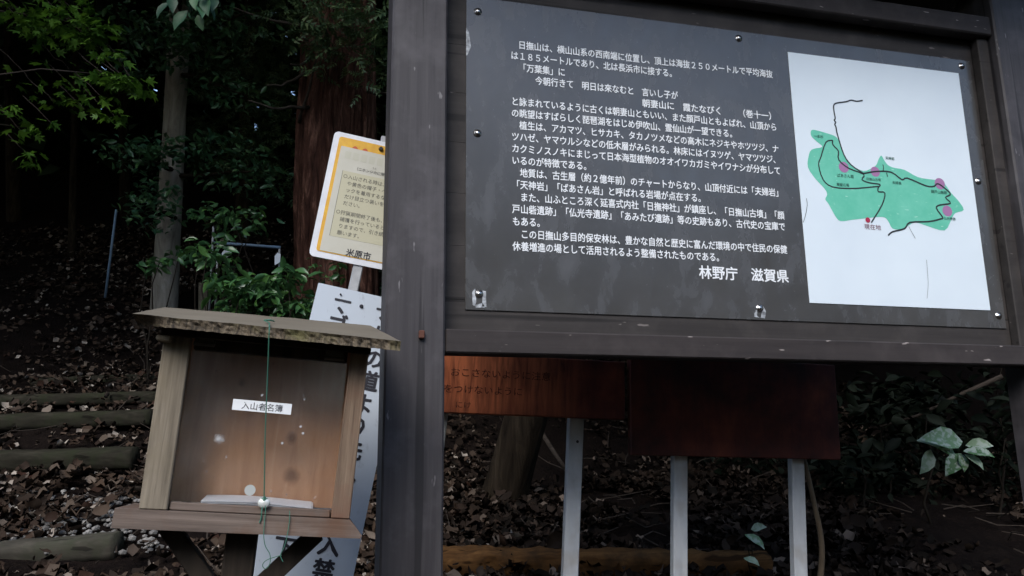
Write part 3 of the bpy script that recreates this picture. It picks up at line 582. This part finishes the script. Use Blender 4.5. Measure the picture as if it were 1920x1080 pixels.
# stick leaning by the rightmost leg
mb = MB(); pts = smooth_line([at(1505, 850, 2.95), at(1518, 905, 2.95), at(1530, 960, 2.95), at(1538, 1000, 2.95), at(1541, 1045, 2.95), at(1536, 1110, 2.95), at(1530, 1220, 2.95)], 3)
mb.tube(pts, [.008+.005*i/len(pts) for i in range(len(pts))], 8); o = mb.build('dead_stem', M_twig, None, smooth=True)
tag(o, 'crooked tan dead stem rising beside the rightmost pale leg', 'stick')
mb = MB(); mb.tube([at(1015, 810, 5.6), at(1040, 850, 5.5), at(1075, 900, 5.4)], [.016, .016, .012], 8); o = mb.build('broken_branch', M_twig_d, None, smooth=True); tag(o, 'short broken dark branch lying right of the leaning trunk', 'branch')
mb = MB(); mb.tube([at(1880, 705, 4.6), at(1800, 740, 4.7), at(1720, 780, 4.8), at(1650, 800, 4.9)], [.014, .012, .01, .006], 7); o = mb.build('bare_branch', M_twig_d, None, smooth=True); tag(o, 'bare dark branch slanting through the thicket by the right post', 'branch')

# poles and pipe frame on the slope
a, e = at(202, 520, 9.), at(218, 393, 9.); dd = (e-a); e0 = a-dd*.3
MB().tube([e0, e], .014, 8).build('marker_pole', M_bluepole, None, smooth=True); tag(bpy.data.objects['marker_pole'], 'thin blue grey pole standing alone on the leafy slope', 'pole')
t = thing('pipe_frame', 'thin pipe frame with hanging tags behind the leafy shrub', 'frame', tuple(at(400, 590, 7.2)))
for xa, xb in ((393, 400), (404, 409)): MB().tube([at(xa-1, 590, 7.2), at(xb, 425 if xa < 400 else 455, 7.2)], .009, 8).build('upright', M_galv, t, smooth=True)
MB().tube([at(402, 455, 7.2), at(526, 464, 7.2)], .014, 8).build('crossbar', M_bluepole, t, smooth=True)
MB().tube([at(524, 464, 7.2), at(522, 590, 7.2)], .009, 8).build('upright', M_galv, t, smooth=True)
for (x0, y0, x1, y1) in ((416, 468, 434, 485), (515, 474, 526, 497)):
    m = MB(); pts = [at(x0, y0+6, 7.15), at(x0+5, y0, 7.15), at(x1, y0+2, 7.15), at(x1-1, y1-6, 7.15), at((x0+x1)/2, y1-3, 7.15), at(x0, y1, 7.15)]
    q = [p+FW*.006 for p in pts]; k = len(pts); m.add(pts+q, [tuple(range(k))[::-1], tuple(range(k, 2*k))]+[(i, (i+1) % k, k+(i+1) % k, k+i) for i in range(k)]); m.build('hanging_tag', M_tag, t)
MB().bar(at(381, 600, 6.6), at(382, 530, 6.6), .07, .07).build('wooden_stake', M_log, None); tag(bpy.data.objects['wooden_stake'], 'short squared wooden stake left of the leafy shrub', 'stake')

# ------------------------------------------------------------------ the big notice board
PZ = 1.8746
B = thing('notice_board', 'large dark wooden notice board with white writing and a green map', 'notice board', (.85, 0, .3))
for x0, x1 in ((-.209, -.062), (1.755, 1.902)):
    m = MB(); nz = 60                                              # posts with slightly uneven arrises
    m.box(x0, x1, -.062, .085, .1, 3.3, .005); m.build('post', M_post, B)
MB().box(-.06, 1.753, -.052, -.004, 1.755, 1.8155, .004).build('rail', M_beam, B)
MB().box(-.06, 1.753, -.052, -.004, 2.846, 2.914, .004).build('rail', M_beam, B)
for k in range(8):
    z0 = 1.757+k*.1445
    MB().box(-.06, 1.753, .004, .028, z0, z0+.1443, .0006).build('backing_plank', M_back, B)
MB().box(1.712, 1.753, -.03, .003, 1.8165, 2.845, .003).build('side_batten', M_back, B)
MB().box(-.06, 1.753, -.045, .05, 3.02, 3.14, .004).build('rail', M_beam, B)
m = MB(); m.add([(-.45, -.55, 3.2), (2.15, -.55, 3.2), (2.15, .02, 3.46), (-.45, .02, 3.46), (-.45, .59, 3.2), (2.15, .59, 3.2)] + [(-.45, -.55, 3.235), (2.15, -.55, 3.235), (2.15, .02, 3.5), (-.45, .02, 3.5), (-.45, .59, 3.235), (2.15, .59, 3.235)],
    [(0, 3, 2, 1), (3, 4, 5, 2), (6, 7, 8, 9), (9, 8, 11, 10), (0, 1, 7, 6), (4, 10, 11, 5), (1, 2, 8, 7), (2, 5, 11, 8), (0, 6, 9, 3), (3, 9, 10, 4)]); m.build('roof', M_back, B)  # roof above the view, added to shade the upper board
bx = aty(790, 628, -.062); m = MB(); m.box(bx[0]-.007, bx[0]+.007, -.075, -.06, bx[2]-.01, bx[2]+.01, .002); m.build('bolt', M_rust, B)
# metal panel
PN = MB().box(0, 1.7, 0, .0035, PZ, PZ+.9, .001).build('metal_panel', M_panel, B)
m = MB(); TY = -.0012
lines = [(1, .1496, '日撫山は、横山山系の西南端に位置し、頂上は海抜２５０メートルで平均海抜'), (2, .1273, 'は１８５メートルであり、北は長浜市に接する。'), (3, .150, '「万葉集」に'),
         (4, .1976, '今朝行きて　明日は來なむと　言いし子が'), (5, .519, '朝妻山に　霞たなびく　　（巻十一）'),
         (6, .1273, 'と詠まれているように古くは朝妻山ともいい、また顔戸山ともよばれ、山頂から'), (7, .1273, 'の眺望はすばらしく琵琶湖をはじめ伊吹山、霊仙山が一望できる。'),
         (8, .150, '植生は、アカマツ、ヒサカキ、タカノツメなどの高木にネジキやホツツジ、ナ'), (9, .1273, 'ツハゼ、ヤマウルシなどの低木層がみられる。林床にはイヌツゲ、ヤマツツジ、'),
         (10, .1273, 'カクミノスノキにまじって日本海型植物のオオイワカガミやイワナシが分布して'), (11, .1273, 'いるのが特徴である。'),
         (12, .150, '地質は、古生層（約２億年前）のチャートからなり、山頂付近には「夫婦岩」'), (13, .1273, '「天神岩」「ばあさん岩」と呼ばれる岩場が点在する。'),
         (14, .150, 'また、山ふところ深く延喜式内社「日撫神社」が鎮座し、「日撫山古墳」「顔'), (15, .1273, '戸山砦遺跡」「仏光寺遺跡」「あみたび遺跡」等の史跡もあり、古代史の宝庫で'),
         (16, .1273, 'もある。'), (17, .150, 'この日撫山多目的保安林は、豊かな自然と歴史に富んだ環境の中で住民の保健'), (18, .1273, '休養増進の場として活用されるよう整備されたものである。')]
for k, x0, s_ in lines:
    zc = 2.4673+(6-k)*.0347
    nw = len(s_); endx = .9555; p_ = .0230
    if nw+round((x0-.1273)/.023) >= 34: p_ = (endx-x0)/nw
    text(m, s_, lambda u_, w_, x0=x0, zc=zc: (x0+u_, TY, zc-.0095+w_), p_, .0272, .015)
text(m, '林野庁　滋賀県', lambda u_, w_: (.668+u_, TY, 2.005-.0145+w_), .0408, .041, .018)
m.build('lettering', M_white_let, PN)
for (x, z) in [(.0337, 2.7292), (.8487, 2.7495), (1.6649, 2.7519), (.0321, 2.3638), (1.6683, 2.3514), (.0364, 1.9177), (.8514, 1.9086), (1.6756, 1.9146)]:
    m = MB(); vs = []; prof = [(.0115, 0), (.0115, -.0012), (.0075, -.0014), (.0065, -.004), (.004, -.0058), (.0008, -.0064)]; n_ = 14
    for r_, y in prof: vs += [(x+r_*math.cos(2*math.pi*k/n_), y-.0001, z+r_*math.sin(2*math.pi*k/n_)) for k in range(n_)]
    m.add(vs, [(i*n_+k, i*n_+(k+1) % n_, (i+1)*n_+(k+1) % n_, (i+1)*n_+k) for i in range(len(prof)-1) for k in range(n_)]+[tuple((len(prof)-1)*n_+k for k in range(n_))]); m.build('screw', M_screw, PN, smooth=True)
m = MB()
def patch(pts): poly(m, [(p[0], -.0008, p[1]) for p in pts])
for pl in [[(885, 548), (891, 540), (893, 566), (890, 574), (886, 572)], [(905, 545), (911, 546), (912, 576), (904, 574)], [(891, 572), (905, 568), (909, 577), (892, 577)],
           [(1414, 588), (1420, 575), (1419, 592), (1424, 596), (1414, 594)], [(1431, 574), (1436, 584), (1434, 597), (1426, 596)], [(874, 52), (879, 60), (883, 88), (876, 104), (874, 104)]]:
    patch([aty(x, y, 0)[[0, 2]] for x, y in pl])
m.build('bare_patch', M_scuff, PN)
# map sheet
MS = MB(); q = [aty(x, y, 0) for x, y in ((1478, 98), (1798, 138), (1855, 582), (1516, 568))]
MS = MS.box(1.0145, 1.647, -.002, -.0002, 1.930, 2.7236, .0004).build('map_sheet', M_map, B)
def mp(x, y): p = aty(1470+x/2, 80+y/2, 0); return np.array([p[0], p[2]])
out = [(100, 330), (112, 328), (150, 338), (190, 352), (205, 372), (225, 420), (250, 458), (295, 482), (330, 470), (345, 458), (352, 440), (360, 426), (366, 427), (374, 442), (388, 460), (410, 470), (450, 478), (500, 505), (560, 515), (590, 517), (604, 535), (625, 565), (650, 592), (672, 628),
       (640, 640), (625, 665), (600, 705), (540, 690), (490, 675), (460, 690), (435, 700), (405, 698), (390, 672), (375, 656), (345, 655), (300, 660), (255, 665), (210, 670), (190, 650), (165, 605), (153, 588), (160, 570), (150, 548), (115, 510), (88, 468), (90, 430), (102, 402), (142, 392), (125, 375), (103, 355), (98, 340)]
m = MB(); poly(m, [(*(lambda p: (p[0], -.0024, p[1]))(p),) for p in smooth_line([mp(*p) for p in out]+[mp(*out[0])], 3)[:-1]]); m.build('forest_area', M_green, MS)
for tr_, w in [([(293, 218), (270, 221), (250, 217), (230, 223), (195, 228), (184, 238), (186, 262), (190, 285), (186, 292), (192, 300), (188, 308), (193, 318), (198, 345), (222, 420), (250, 460), (297, 492)], .0045),
               ([(297, 492), (345, 484), (400, 487), (440, 515), (460, 509), (530, 538), (560, 540), (575, 530), (610, 555), (621, 571), (603, 582), (622, 603), (582, 610), (569, 622), (592, 655), (585, 662), (540, 672), (470, 675), (450, 698), (405, 710), (388, 724)], .0052),
               ([(180, 367), (155, 375), (137, 428), (128, 460), (145, 515), (180, 542), (250, 548), (300, 545), (352, 540)], .0042), ([(180, 367), (182, 385), (202, 408), (203, 440), (240, 472), (297, 495), (290, 515), (320, 527), (358, 533), (351, 545), (352, 560), (376, 565), (365, 610), (325, 676)], .0046),
               ([(368, 458), (371, 468), (369, 484)], .003), ([(382, 488), (386, 504)], .003), ([(82, 585), (85, 610), (78, 650), (70, 675)], .0016), ([(465, 690), (490, 735)], .0012), ([(532, 815), (538, 900), (534, 960)], .001)]:
    m = MB(); strip(m, smooth_line([mp(*p) for p in tr_], 3), w, -.0029); m.build('trail_line', M_trail, MS)
for (x, y, r_) in [(222, 468, .0175), (340, 485, .0165), (582, 530, .019), (610, 632, .018)]:
    m = MB(); c_ = mp(x, y); poly(m, [(c_[0]+r_*math.cos(k*.314), -.00265, c_[1]+r_*math.sin(k*.314)) for k in range(20)]); m.build('site_marker', M_pink, MS)
m = MB(); c_ = mp(312, 666); poly(m, [(c_[0]+.0085*math.cos(k*.314), -.003, c_[1]+.0085*math.sin(k*.314)) for k in range(20)]); m.build('position_marker', M_red, MS)
m = MB()
for s_, x, y, z in [('一本杉', 110, 356, .011), ('天神岩', 378, 438, .011), ('夫婦岩', 404, 530, .011), ('日撫山古墳', 306, 516, .0105), ('ばあさん岩', 196, 503, .012), ('展望広場', 195, 537, .011), ('顔戸山砦跡', 549, 564, .012), ('仏光寺跡', 597, 664, .011)]:
    c_ = mp(x, y); text(m, s_, lambda u_, w_: (c_[0]+u_, -.0031, c_[1]+w_), z, z, .01)
m.build('lettering', M_mapt, MS)
m = MB(); c_ = mp(299, 698); text(m, '現在地', lambda u_, w_: (c_[0]+u_*1.1, -.0031, c_[1]+w_), .018, .018, .0); m.build('lettering', M_maroon, MS)

# ------------------------------------------------------------------ carved red boards on pale legs behind
def redboard(name, lab, x0, x1, z0, z1, Yb, rot, mat, legs, letters):
    t = thing(name, lab, 'sign', ((x0+x1)/2, Yb, .8))
    cx, cz = (x0+x1)/2, (z0+z1)/2; cr, sr = math.cos(rot), math.sin(rot)
    fn = lambda u_, w_, y: (cx+u_*cr-w_*sr, y, cz+u_*sr+w_*cr)
    hw, hh = (x1-x0)/2, (z1-z0)/2
    bo = MB().box(-hw, hw, 0, .028, -hh, hh, .003).build('board', mat, t, world=False); bo.location = (0, 0, cz-.8); bo.rotation_euler = (0, -rot, 0)
    if letters:
        m = MB()
        for s_, u_, w_, sz in letters: text(m, s_, lambda a_, b_: (u_+a_, -.001, w_+b_), sz, sz*.9, .0)
        m.build('lettering', M_carve, bo, world=False)
    for (xt, zt, xb, zb) in legs:
        d = np.array([xb-xt, zb-zt]); d = d/np.linalg.norm(d)*.3; e = (xt+d[0]*3.2, zt+d[1]*3.2)
        MB().bar((e[0], Yb+.062, e[1]), (xt-d[0]*.5, Yb+.062, zt-d[1]*.5), .052, .03, bev=.003).build('leg', M_leg, t)
def lg(x1, y1, x2, y2): a, e = aty(x1, y1, .6), aty(x2, y2, .6); return (a[0], a[2], e[0], e[2])
redboard('carved_sign', 'orange red carved wooden board, brightened in its colour at the peeling left end as if lit', -.06, .655, 1.632, 1.828, .55, -.035, M_redworn_lit, [lg(1081, 790, 1070, 1080), lg(826, 770, 813, 880)],
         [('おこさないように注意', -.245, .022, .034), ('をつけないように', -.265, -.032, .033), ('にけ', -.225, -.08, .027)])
redboard('carved_sign', 'darker red brown carved wooden board on two pale legs', .672, 1.475, 1.492, 1.832, .55, -.03, M_reddark, [lg(1276, 870, 1276, 1080), lg(1496, 870, 1502, 1080)], None)

hp = aty(1083, 828, .595); m = MB(); m.tube([(hp[0], .5965, hp[2]), (hp[0], .5955, hp[2])], .005, 10); m.build('bolt_hole', M_black, bpy.data.objects['carved_sign'])
# ------------------------------------------------------------------ leaning signs behind the left post
def leaning(TL, ang, Yp, k=1.):
    c_, s_ = math.cos(ang)*k, math.sin(ang)*k; return lambda u_, v_, y=0: (TL[0]+u_*c_-v_*s_, Yp+y, TL[2]-u_*s_-v_*c_)
def plate(fn, u0, u1, v0, v1, y0, y1, rad_=.0, n_=5):
    pts = []
    for (cu, cv, a0) in ((u1-rad_, v0+rad_, -90), (u1-rad_, v1-rad_, 0), (u0+rad_, v1-rad_, 90), (u0+rad_, v0+rad_, 180)):
        for k in range(n_ if rad_ else 1):
            a = rad(a0+90*k/(n_-1)) if rad_ else 0; pts.append((cu+rad_*math.cos(a), cv+rad_*math.sin(a)))
    k = len(pts); m = MB(); m.add([fn(p[0], p[1], y0) for p in pts]+[fn(p[0], p[1], y1) for p in pts], [tuple(range(k)), tuple(range(2*k-1, k-1, -1))]+[((i+1) % k, i, k+i, k+(i+1) % k) for i in range(k)]); return m
# hunting season notice
fn = leaning(aty(628, 245, .345), .1535, .345, 1.02)
t = thing('hunting_notice', 'leaning cream and yellow notice with rounded white edge on a steel pole', 'sign', (-.33, .33, .9))
P0 = plate(fn, 0, .285, 0, .392, 0, .004, .014).build('sign_plate', M_enamel, t)
plate(fn, .017, .268, .014, .374, -.0012, -.0002, .008).build('yellow_border', M_yellow, P0)
plate(fn, .027, .258, .043, .371, -.0022, -.0013, .003).build('print_panel', M_cream, P0)
plate(fn, .046, .24, .118, .322, -.0027, -.0023, .0).build('text_block', plain('cream_text_block', (.49, .47, .335), .6), P0)
m = MB()
for k in range(7): m.add([fn(.043+.024*k, .056, -.0026), fn(.06+.024*k, .056, -.0026), fn(.06+.024*k, .079, -.0026), fn(.043+.024*k, .079, -.0026)], [(0, 3, 2, 1)])
m.build('faded_heading', M_creamd, P0)
m = MB()
for u_ in (.068, .098): m.add([fn(u_-.009, .0425, -.0016), fn(u_-.005, .037, -.0016), fn(u_, .0345, -.0016), fn(u_+.005, .0365, -.0016), fn(u_+.009, .0425, -.0016)], [(0, 1, 2, 3, 4)])
m.build('red_mark', M_orange, P0)
m = MB()
def tl(s_, u_, v_, sz, bold=.0, sq=1.): text(m, s_, lambda a_, b_: fn(u_+a_, v_-b_, -.0032), sz*sq, sz, bold)
tl('（ニホンジカに限り）', .078, .108, .0112, .006); tl('うえ', .128, .094, .007)
for i, s_ in enumerate(['○入山される時は、オレンジ', '　や黄色の帽子・ベスト・リ', '　ックを着用するなど、でき', '　だけ目立つ装いを心がけく', '　ださい。']): tl(s_, .050, .140+.0205*i, .0148, .0)
for i, s_ in enumerate(['○狩猟期間終了後も、有害', '　捕獲を行っているところ', '　りますので、引き続きご', '　願います。']): tl(s_, .050, .252+.0205*i, .0148, .0)
m.build('lettering', M_printgrey, P0)
m = MB(); text(m, '米原市', lambda a_, b_: fn(.101+a_, .3705-b_, -.0031), .0245, .0245, .012); m.build('lettering', M_black, P0)
m = MB(); strip_pts = [(.046, .118), (.0462, .32)]; m.add([fn(.0455, .118, -.0031), fn(.0465, .118, -.0031), fn(.0465, .322, -.0031), fn(.0455, .322, -.0031)], [(0, 3, 2, 1)]); m.build('border_line', M_printgrey, P0)
m = MB(); bc = fn(.143, .0255, -.002); m.tube([bc, (bc[0], bc[1]-.008, bc[2])], [.0075, .005], 12); m.build('bolt', plain('black_bolt', (.02, .02, .025), .35), P0)
pa, pb = fn(.152, -.022, .014), fn(.118, 1.65, .014); pk = MB(); pk.bar(pb, pa, .030, .018, bev=.003); pk.build('pole', M_galv, t)
# long white keep-out board
fn2 = leaning(aty(597, 530, .315), .187, .315, .981)
t = thing('white_warning_board', 'tall leaning white board with black vertical writing behind the register box', 'sign', (-.45, .4, .7))
P1 = plate(fn2, 0, .278, 0, 1.15, 0, .012, .003).build('sign_plate', M_sign, t)
m = MB()
def vch(ch, u_, v_, sz=.061, bold=.028): text(m, ch, lambda a_, b_: fn2(u_-sz/2+a_, v_+sz*.36-b_, -.0012), sz, sz, bold)
vch('一', .081, .0387, .05); vch('、', .098, .05, .06); vch('一', .205, .040, .05); vch('、', .222, .052, .06)
for i, ch in enumerate('ゴミは必ず持帰って下'): vch(ch, .079, .109+.0702*i)
vch('左', .205, .118)
for i, ch in enumerate('の道より先への立入禁止'): vch(ch, .205-.0012*i, .187+.0663*i)
m.build('lettering', M_black, P1)
for (u_, v_) in ((.070, .020), (.1365, .0415)):
    m = MB(); bc = fn2(u_, v_, -.001); m.tube([bc, (bc[0], bc[1]-.005, bc[2])], [.006 if v_ > .03 else .003, .004 if v_ > .03 else .002], 10); m.build('bolt', M_black, P1)
MB().bar(fn2(.14, 1.6, .03), fn2(.14, .1, .03), .05, .03).build('stake', M_dark, t)

# ------------------------------------------------------------------ register box on its own post
RX = thing('register_box', 'weathered wooden visitor register box with a clear window and plywood roof', 'box', (-.497, -.30, 1.36), (0, rad(4.2), 0))
def bb(name, mat, *a, bev=.002, parent=None, jit=None): return MB().box(*a, bev=bev, jit=jit).build(name, mat, parent or RX, world=False)
D = .14
bb('back_panel', M_inner, -.176, .189, D-.015, D, .047, .415, bev=.001)
bb('side_panel', M_stile, -.189, -.177, .013, D+.002, .0365, .392); bb('side_panel', M_inner, .190, .202, .013, D+.002, .0365, .392)
lt = lambda c: (c.x+(-.004 if c.z > .2 else .0), c.y, c.z)
bb('stile', M_stile, -.192, -.141, -.012, .012, .0365, .372, jit=lt)
bb('stile', M_stile2, .166, .203, -.012, .012, .0365, .372, jit=lambda c: (c.x+(.004 if c.z > .2 else 0), c.y, c.z))
bb('header', M_dark, -.139, .164, -.006, .012, .348, .385)
bb('bottom_rail', M_shelf, -.139, .164, -.004, .012, .0365, .052)
bb('floor', M_shelf, -.176, .189, .013, D-.016, .0365, .046)
m = MB(); pr_ = [(-.234, .0), (-.233, .036), (.2035, .0355), (.214, .025), (.2305, .006), (.228, .0)]; k = len(pr_)
m.add([(x, -.014, z) for x, z in pr_]+[(x, D+.03, z) for x, z in pr_], [tuple(range(k))[::-1], tuple(range(k, 2*k))]+[(i, (i+1) % k, k+(i+1) % k, k+i) for i in range(k)]); m.build('shelf', M_shelf, RX, world=False)
win = bb('window', M_acr, -.1405, .1655, -.004, -.001, .0525, .347, bev=0)
m = MB(); ang = -.005
lab = MB(); lab.add([(-.050, -.0052, .2565), (.0645, -.0052, .2552), (.0645, -.0052, .2335), (-.050, -.0052, .2350)]+[(-.050, -.0043, .2565), (.0645, -.0043, .2552), (.0645, -.0043, .2335), (-.050, -.0043, .2350)], [(0, 3, 2, 1), (4, 5, 6, 7), (0, 1, 5, 4), (1, 2, 6, 5), (2, 3, 7, 6), (3, 0, 4, 7)])
LB = lab.build('name_label', M_label, RX, world=False)
text(m, '入山者名簿', lambda a_, b_: (-.033+a_, -.0056, .2392+b_-a_*.01), .0162, .0158, .002); m.build('lettering', M_black, LB, world=False)
m = MB(); m.tube([(.0048, -.0045, .0816), (.0048, -.0052, .0816)], [.0105, .0105], 20); m.build('round_sticker', M_sticker, RX, world=False)
for hx, hz in ((-.118, .371), (.138, .366)):
    h = bb('hinge', M_hinge, hx-.019, hx+.019, -.016, -.0065, hz-.011, hz+.012); m = MB(); m.tube([(hx-.02, -.019, hz-.012), (hx+.02, -.019, hz-.012)], .0045, 8); m.build('hinge_pin', M_hinge, h, world=False)
# plywood roof: smooth weathered top, ragged front edge
fl, fr_, bl, br = np.array([-.2414, -.1, .3933]), np.array([.2634, -.1, .3907]), np.array([-.262, .30, .477]), np.array([.222, .30, .483])
m = MB(); nxr, nyr, th = 90, 8, .019
top_ = [[fl+(fr_-fl)*i/nxr + ((bl-fl)+((br-fr_)-(bl-fl))*i/nxr)*j/nyr for i in range(nxr+1)] for j in range(nyr+1)]
vs = []; idx = {}
for j in range(nyr+1):
    for i in range(nxr+1):
        p = top_[j][i].copy(); p[2] += .0012*noise.noise((i*.1, j*.5, 0))+.004*math.sin(i/nxr*math.pi)*.3
        if j == 0: p[1] += .0025*noise.noise((i*.8, 0, 2))
        idx[('t', i, j)] = len(vs); vs.append(p)
for j in range(nyr+1):
    for i in range(nxr+1):
        p = top_[j][i].copy(); p[2] -= th
        if j == 0:
            u_ = i/nxr; p[1] += .003+.003*noise.noise((i*.5, 3, 1)); p[2] += .0016*noise.noise((i*.6, 7, 1))
            if u_ < .12: p[1] += (.12-u_)*.42; p[2] += (.12-u_)*.06
        idx[('b', i, j)] = len(vs); vs.append(p)
rows = 4
for r_ in range(1, rows):
    for i in range(nxr+1):
        a_, b_ = vs[idx[('t', i, 0)]], vs[idx[('b', i, 0)]]; p = a_+(b_-a_)*r_/rows; p = p+np.array([.002*noise.noise((i*.9, r_*3, 0)), .0045*noise.noise((i*.7, r_*2.3, 4))+.002, .0]); idx[('e', i, r_)] = len(vs); vs.append(p)
ft = [(idx[('t', i, j)], idx[('t', i+1, j)], idx[('t', i+1, j+1)], idx[('t', i, j+1)]) for j in range(nyr) for i in range(nxr)]
fb = [(idx[('b', i, j)], idx[('b', i, j+1)], idx[('b', i+1, j+1)], idx[('b', i+1, j)]) for j in range(nyr) for i in range(nxr)]
E_ = lambda i, r_: idx[('t', i, 0)] if r_ == 0 else idx[('b', i, 0)] if r_ == rows else idx[('e', i, r_)]
fe = [(E_(i, r_), E_(i, r_+1), E_(i+1, r_+1), E_(i+1, r_)) for i in range(nxr) for r_ in range(rows)]
fs_ = [(idx[('t', i, j)], idx[('t', i, j+1)], idx[('b', i, j+1)], idx[('b', i, j)]) for i in (0, nxr) for j in range(1, nyr)]
fs_ += [(idx[('t', i, 0)], idx[('t', i, 1)], idx[('b', i, 1)], idx[('b', i, 0)])+tuple(E_(i, r_) for r_ in (3, 2, 1)) for i in (0, nxr)]
fs_ += [(idx[('t', i, nyr)], idx[('b', i, nyr)], idx[('b', i+1, nyr)], idx[('t', i+1, nyr)]) for i in range(nxr)]
m.add(vs, ft, 0); m.f += fe+fs_; m.mi += [1]*len(fe+fs_); m.f += fb; m.mi += [2]*len(fb)
RF = m.build('roof', [M_roof, M_edge, M_dark], RX, world=False)
bb('roof_batten', M_dark, -.20, .21, -.03, .01, .374, .392, bev=.002, jit=lambda c: (c.x, c.y, c.z+(c.y-.01)*.17))
m = MB(); m.box(-.205, -.177, -.045, -.01, .355, .366, .003); m.build('splinter', M_stile, RX, world=False)
# wire over the roof and down to the latch knob
m = MB(); wp = [(-.01, .0, .4212), (.003, -.05, .4085), (.006, -.1, .3985), (.0075, -.107, .3905), (.009, -.106, .372), (.014, -.075, .30), (.022, -.045, .19), (.032, -.018, .085), (.0345, -.0105, .062)]
m.tube(smooth_line(wp, 5), .0013, 6)
m.tube(smooth_line([(.0345, -.013, .062), (.039, -.016, .05), (.040, -.018, .03), (.042, -.02, .0), (.0475, -.021, -.02), (.058, -.022, -.035), (.060, -.022, -.052), (.053, -.022, -.062), (.047, -.022, -.055), (.055, -.022, -.045), (.08, -.021, -.036)], 5), .0009, 6)
m.tube(smooth_line([(.085, -.015, .047), (.087, -.018, .03), (.086, -.02, .0), (.083, -.021, -.02), (.078, -.021, -.036), (.084, -.021, -.048)], 5), .0009, 6)
m.tube(smooth_line([(.033, -.012, .058), (.0325, -.016, .045), (.033, -.0165, .032), (.031, -.0165, .022)], 4), .0013, 6)
for k in range(5): m.tube(smooth_line([(.029+.001*k, -.012-.002*(k % 2), .068), (.034, -.016, .064+.002*k), (.040, -.012, .068-.001*k)], 3), .0013, 6)
m.tube(smooth_line([(-.012, .004, .4222), (.0, -.01, .4218), (.008, .005, .4224), (.0, .012, .4248), (-.010, .0, .4215)], 4), .0016, 6)
m.build('wire', M_wire, RX, world=False)
m = MB(); vs = []; prof = [(.005, -.004), (.006, -.008), (.011, -.009), (.0122, -.0125), (.0095, -.015), (.003, -.0165)]; n_ = 16
for r_, y in prof: vs += [(.0345+r_*math.cos(2*math.pi*k/n_), y, .059+r_*.85*math.sin(2*math.pi*k/n_)) for k in range(n_)]
m.add(vs, [(i*n_+k, i*n_+(k+1) % n_, (i+1)*n_+(k+1) % n_, (i+1)*n_+k) for i in range(len(prof)-1) for k in range(n_)]+[tuple((len(prof)-1)*n_+k for k in range(n_))]); m.build('knob', M_zinc, RX, world=False, smooth=True)
# stand
bb('post', M_dark, -.034, .026, .06, .12, -1.15, -.001)
m = MB(); m.bar((-.150, .09, .0), (-.03, .09, -.14), .036, .036, bev=.002); m.build('brace', M_dark, RX, world=False)
m = MB(); m.bar((.145, .09, .0), (.022, .09, -.132), .036, .036, bev=.002); m.build('brace', M_dark, RX, world=False)
# loose sheets inside the box (things of their own)
Rm = rootmat(RX)
def sheets(name, lab, x0, x1, y0, y1, z, n_=5, lift=.01):
    m = MB(); k = 12
    for s_ in range(n_):
        dx, dy = rng.normal(0, .002, 2); zz = z+.0016*s_
        vs = [Rm @ Vector((x0+(x1-x0)*i/k+dx, yy+dy, zz+lift*math.sin(i/k*math.pi*1.3)*.3+(lift if yy > y0 else 0)*.8)) for yy in (y0, y1) for i in range(k+1)]
        vs2 = [v+Vector((0, 0, .0009)) for v in vs]; N_ = len(vs)
        m.add(vs+vs2, [(i+1, i, k+1+i, k+2+i) for i in range(k)]+[(N_+i, N_+i+1, N_+k+2+i, N_+k+1+i) for i in range(k)]+[(i, i+1, N_+i+1, N_+i) for i in range(k)]+[(k+2+i, k+1+i, N_+k+1+i, N_+k+2+i) for i in range(k)])
    o = m.build(name, M_paper, None); tag(o, lab, 'paper')
sheets('register_sheets', 'white register sheets stacked on the floor of the box', -.085, .128, .02, .118, .0475)

bpy.data.objects.remove(_fo); bpy.data.curves.remove(_fc)
for o in list(S.objects):
    if 'mw' in o: del o['mw']
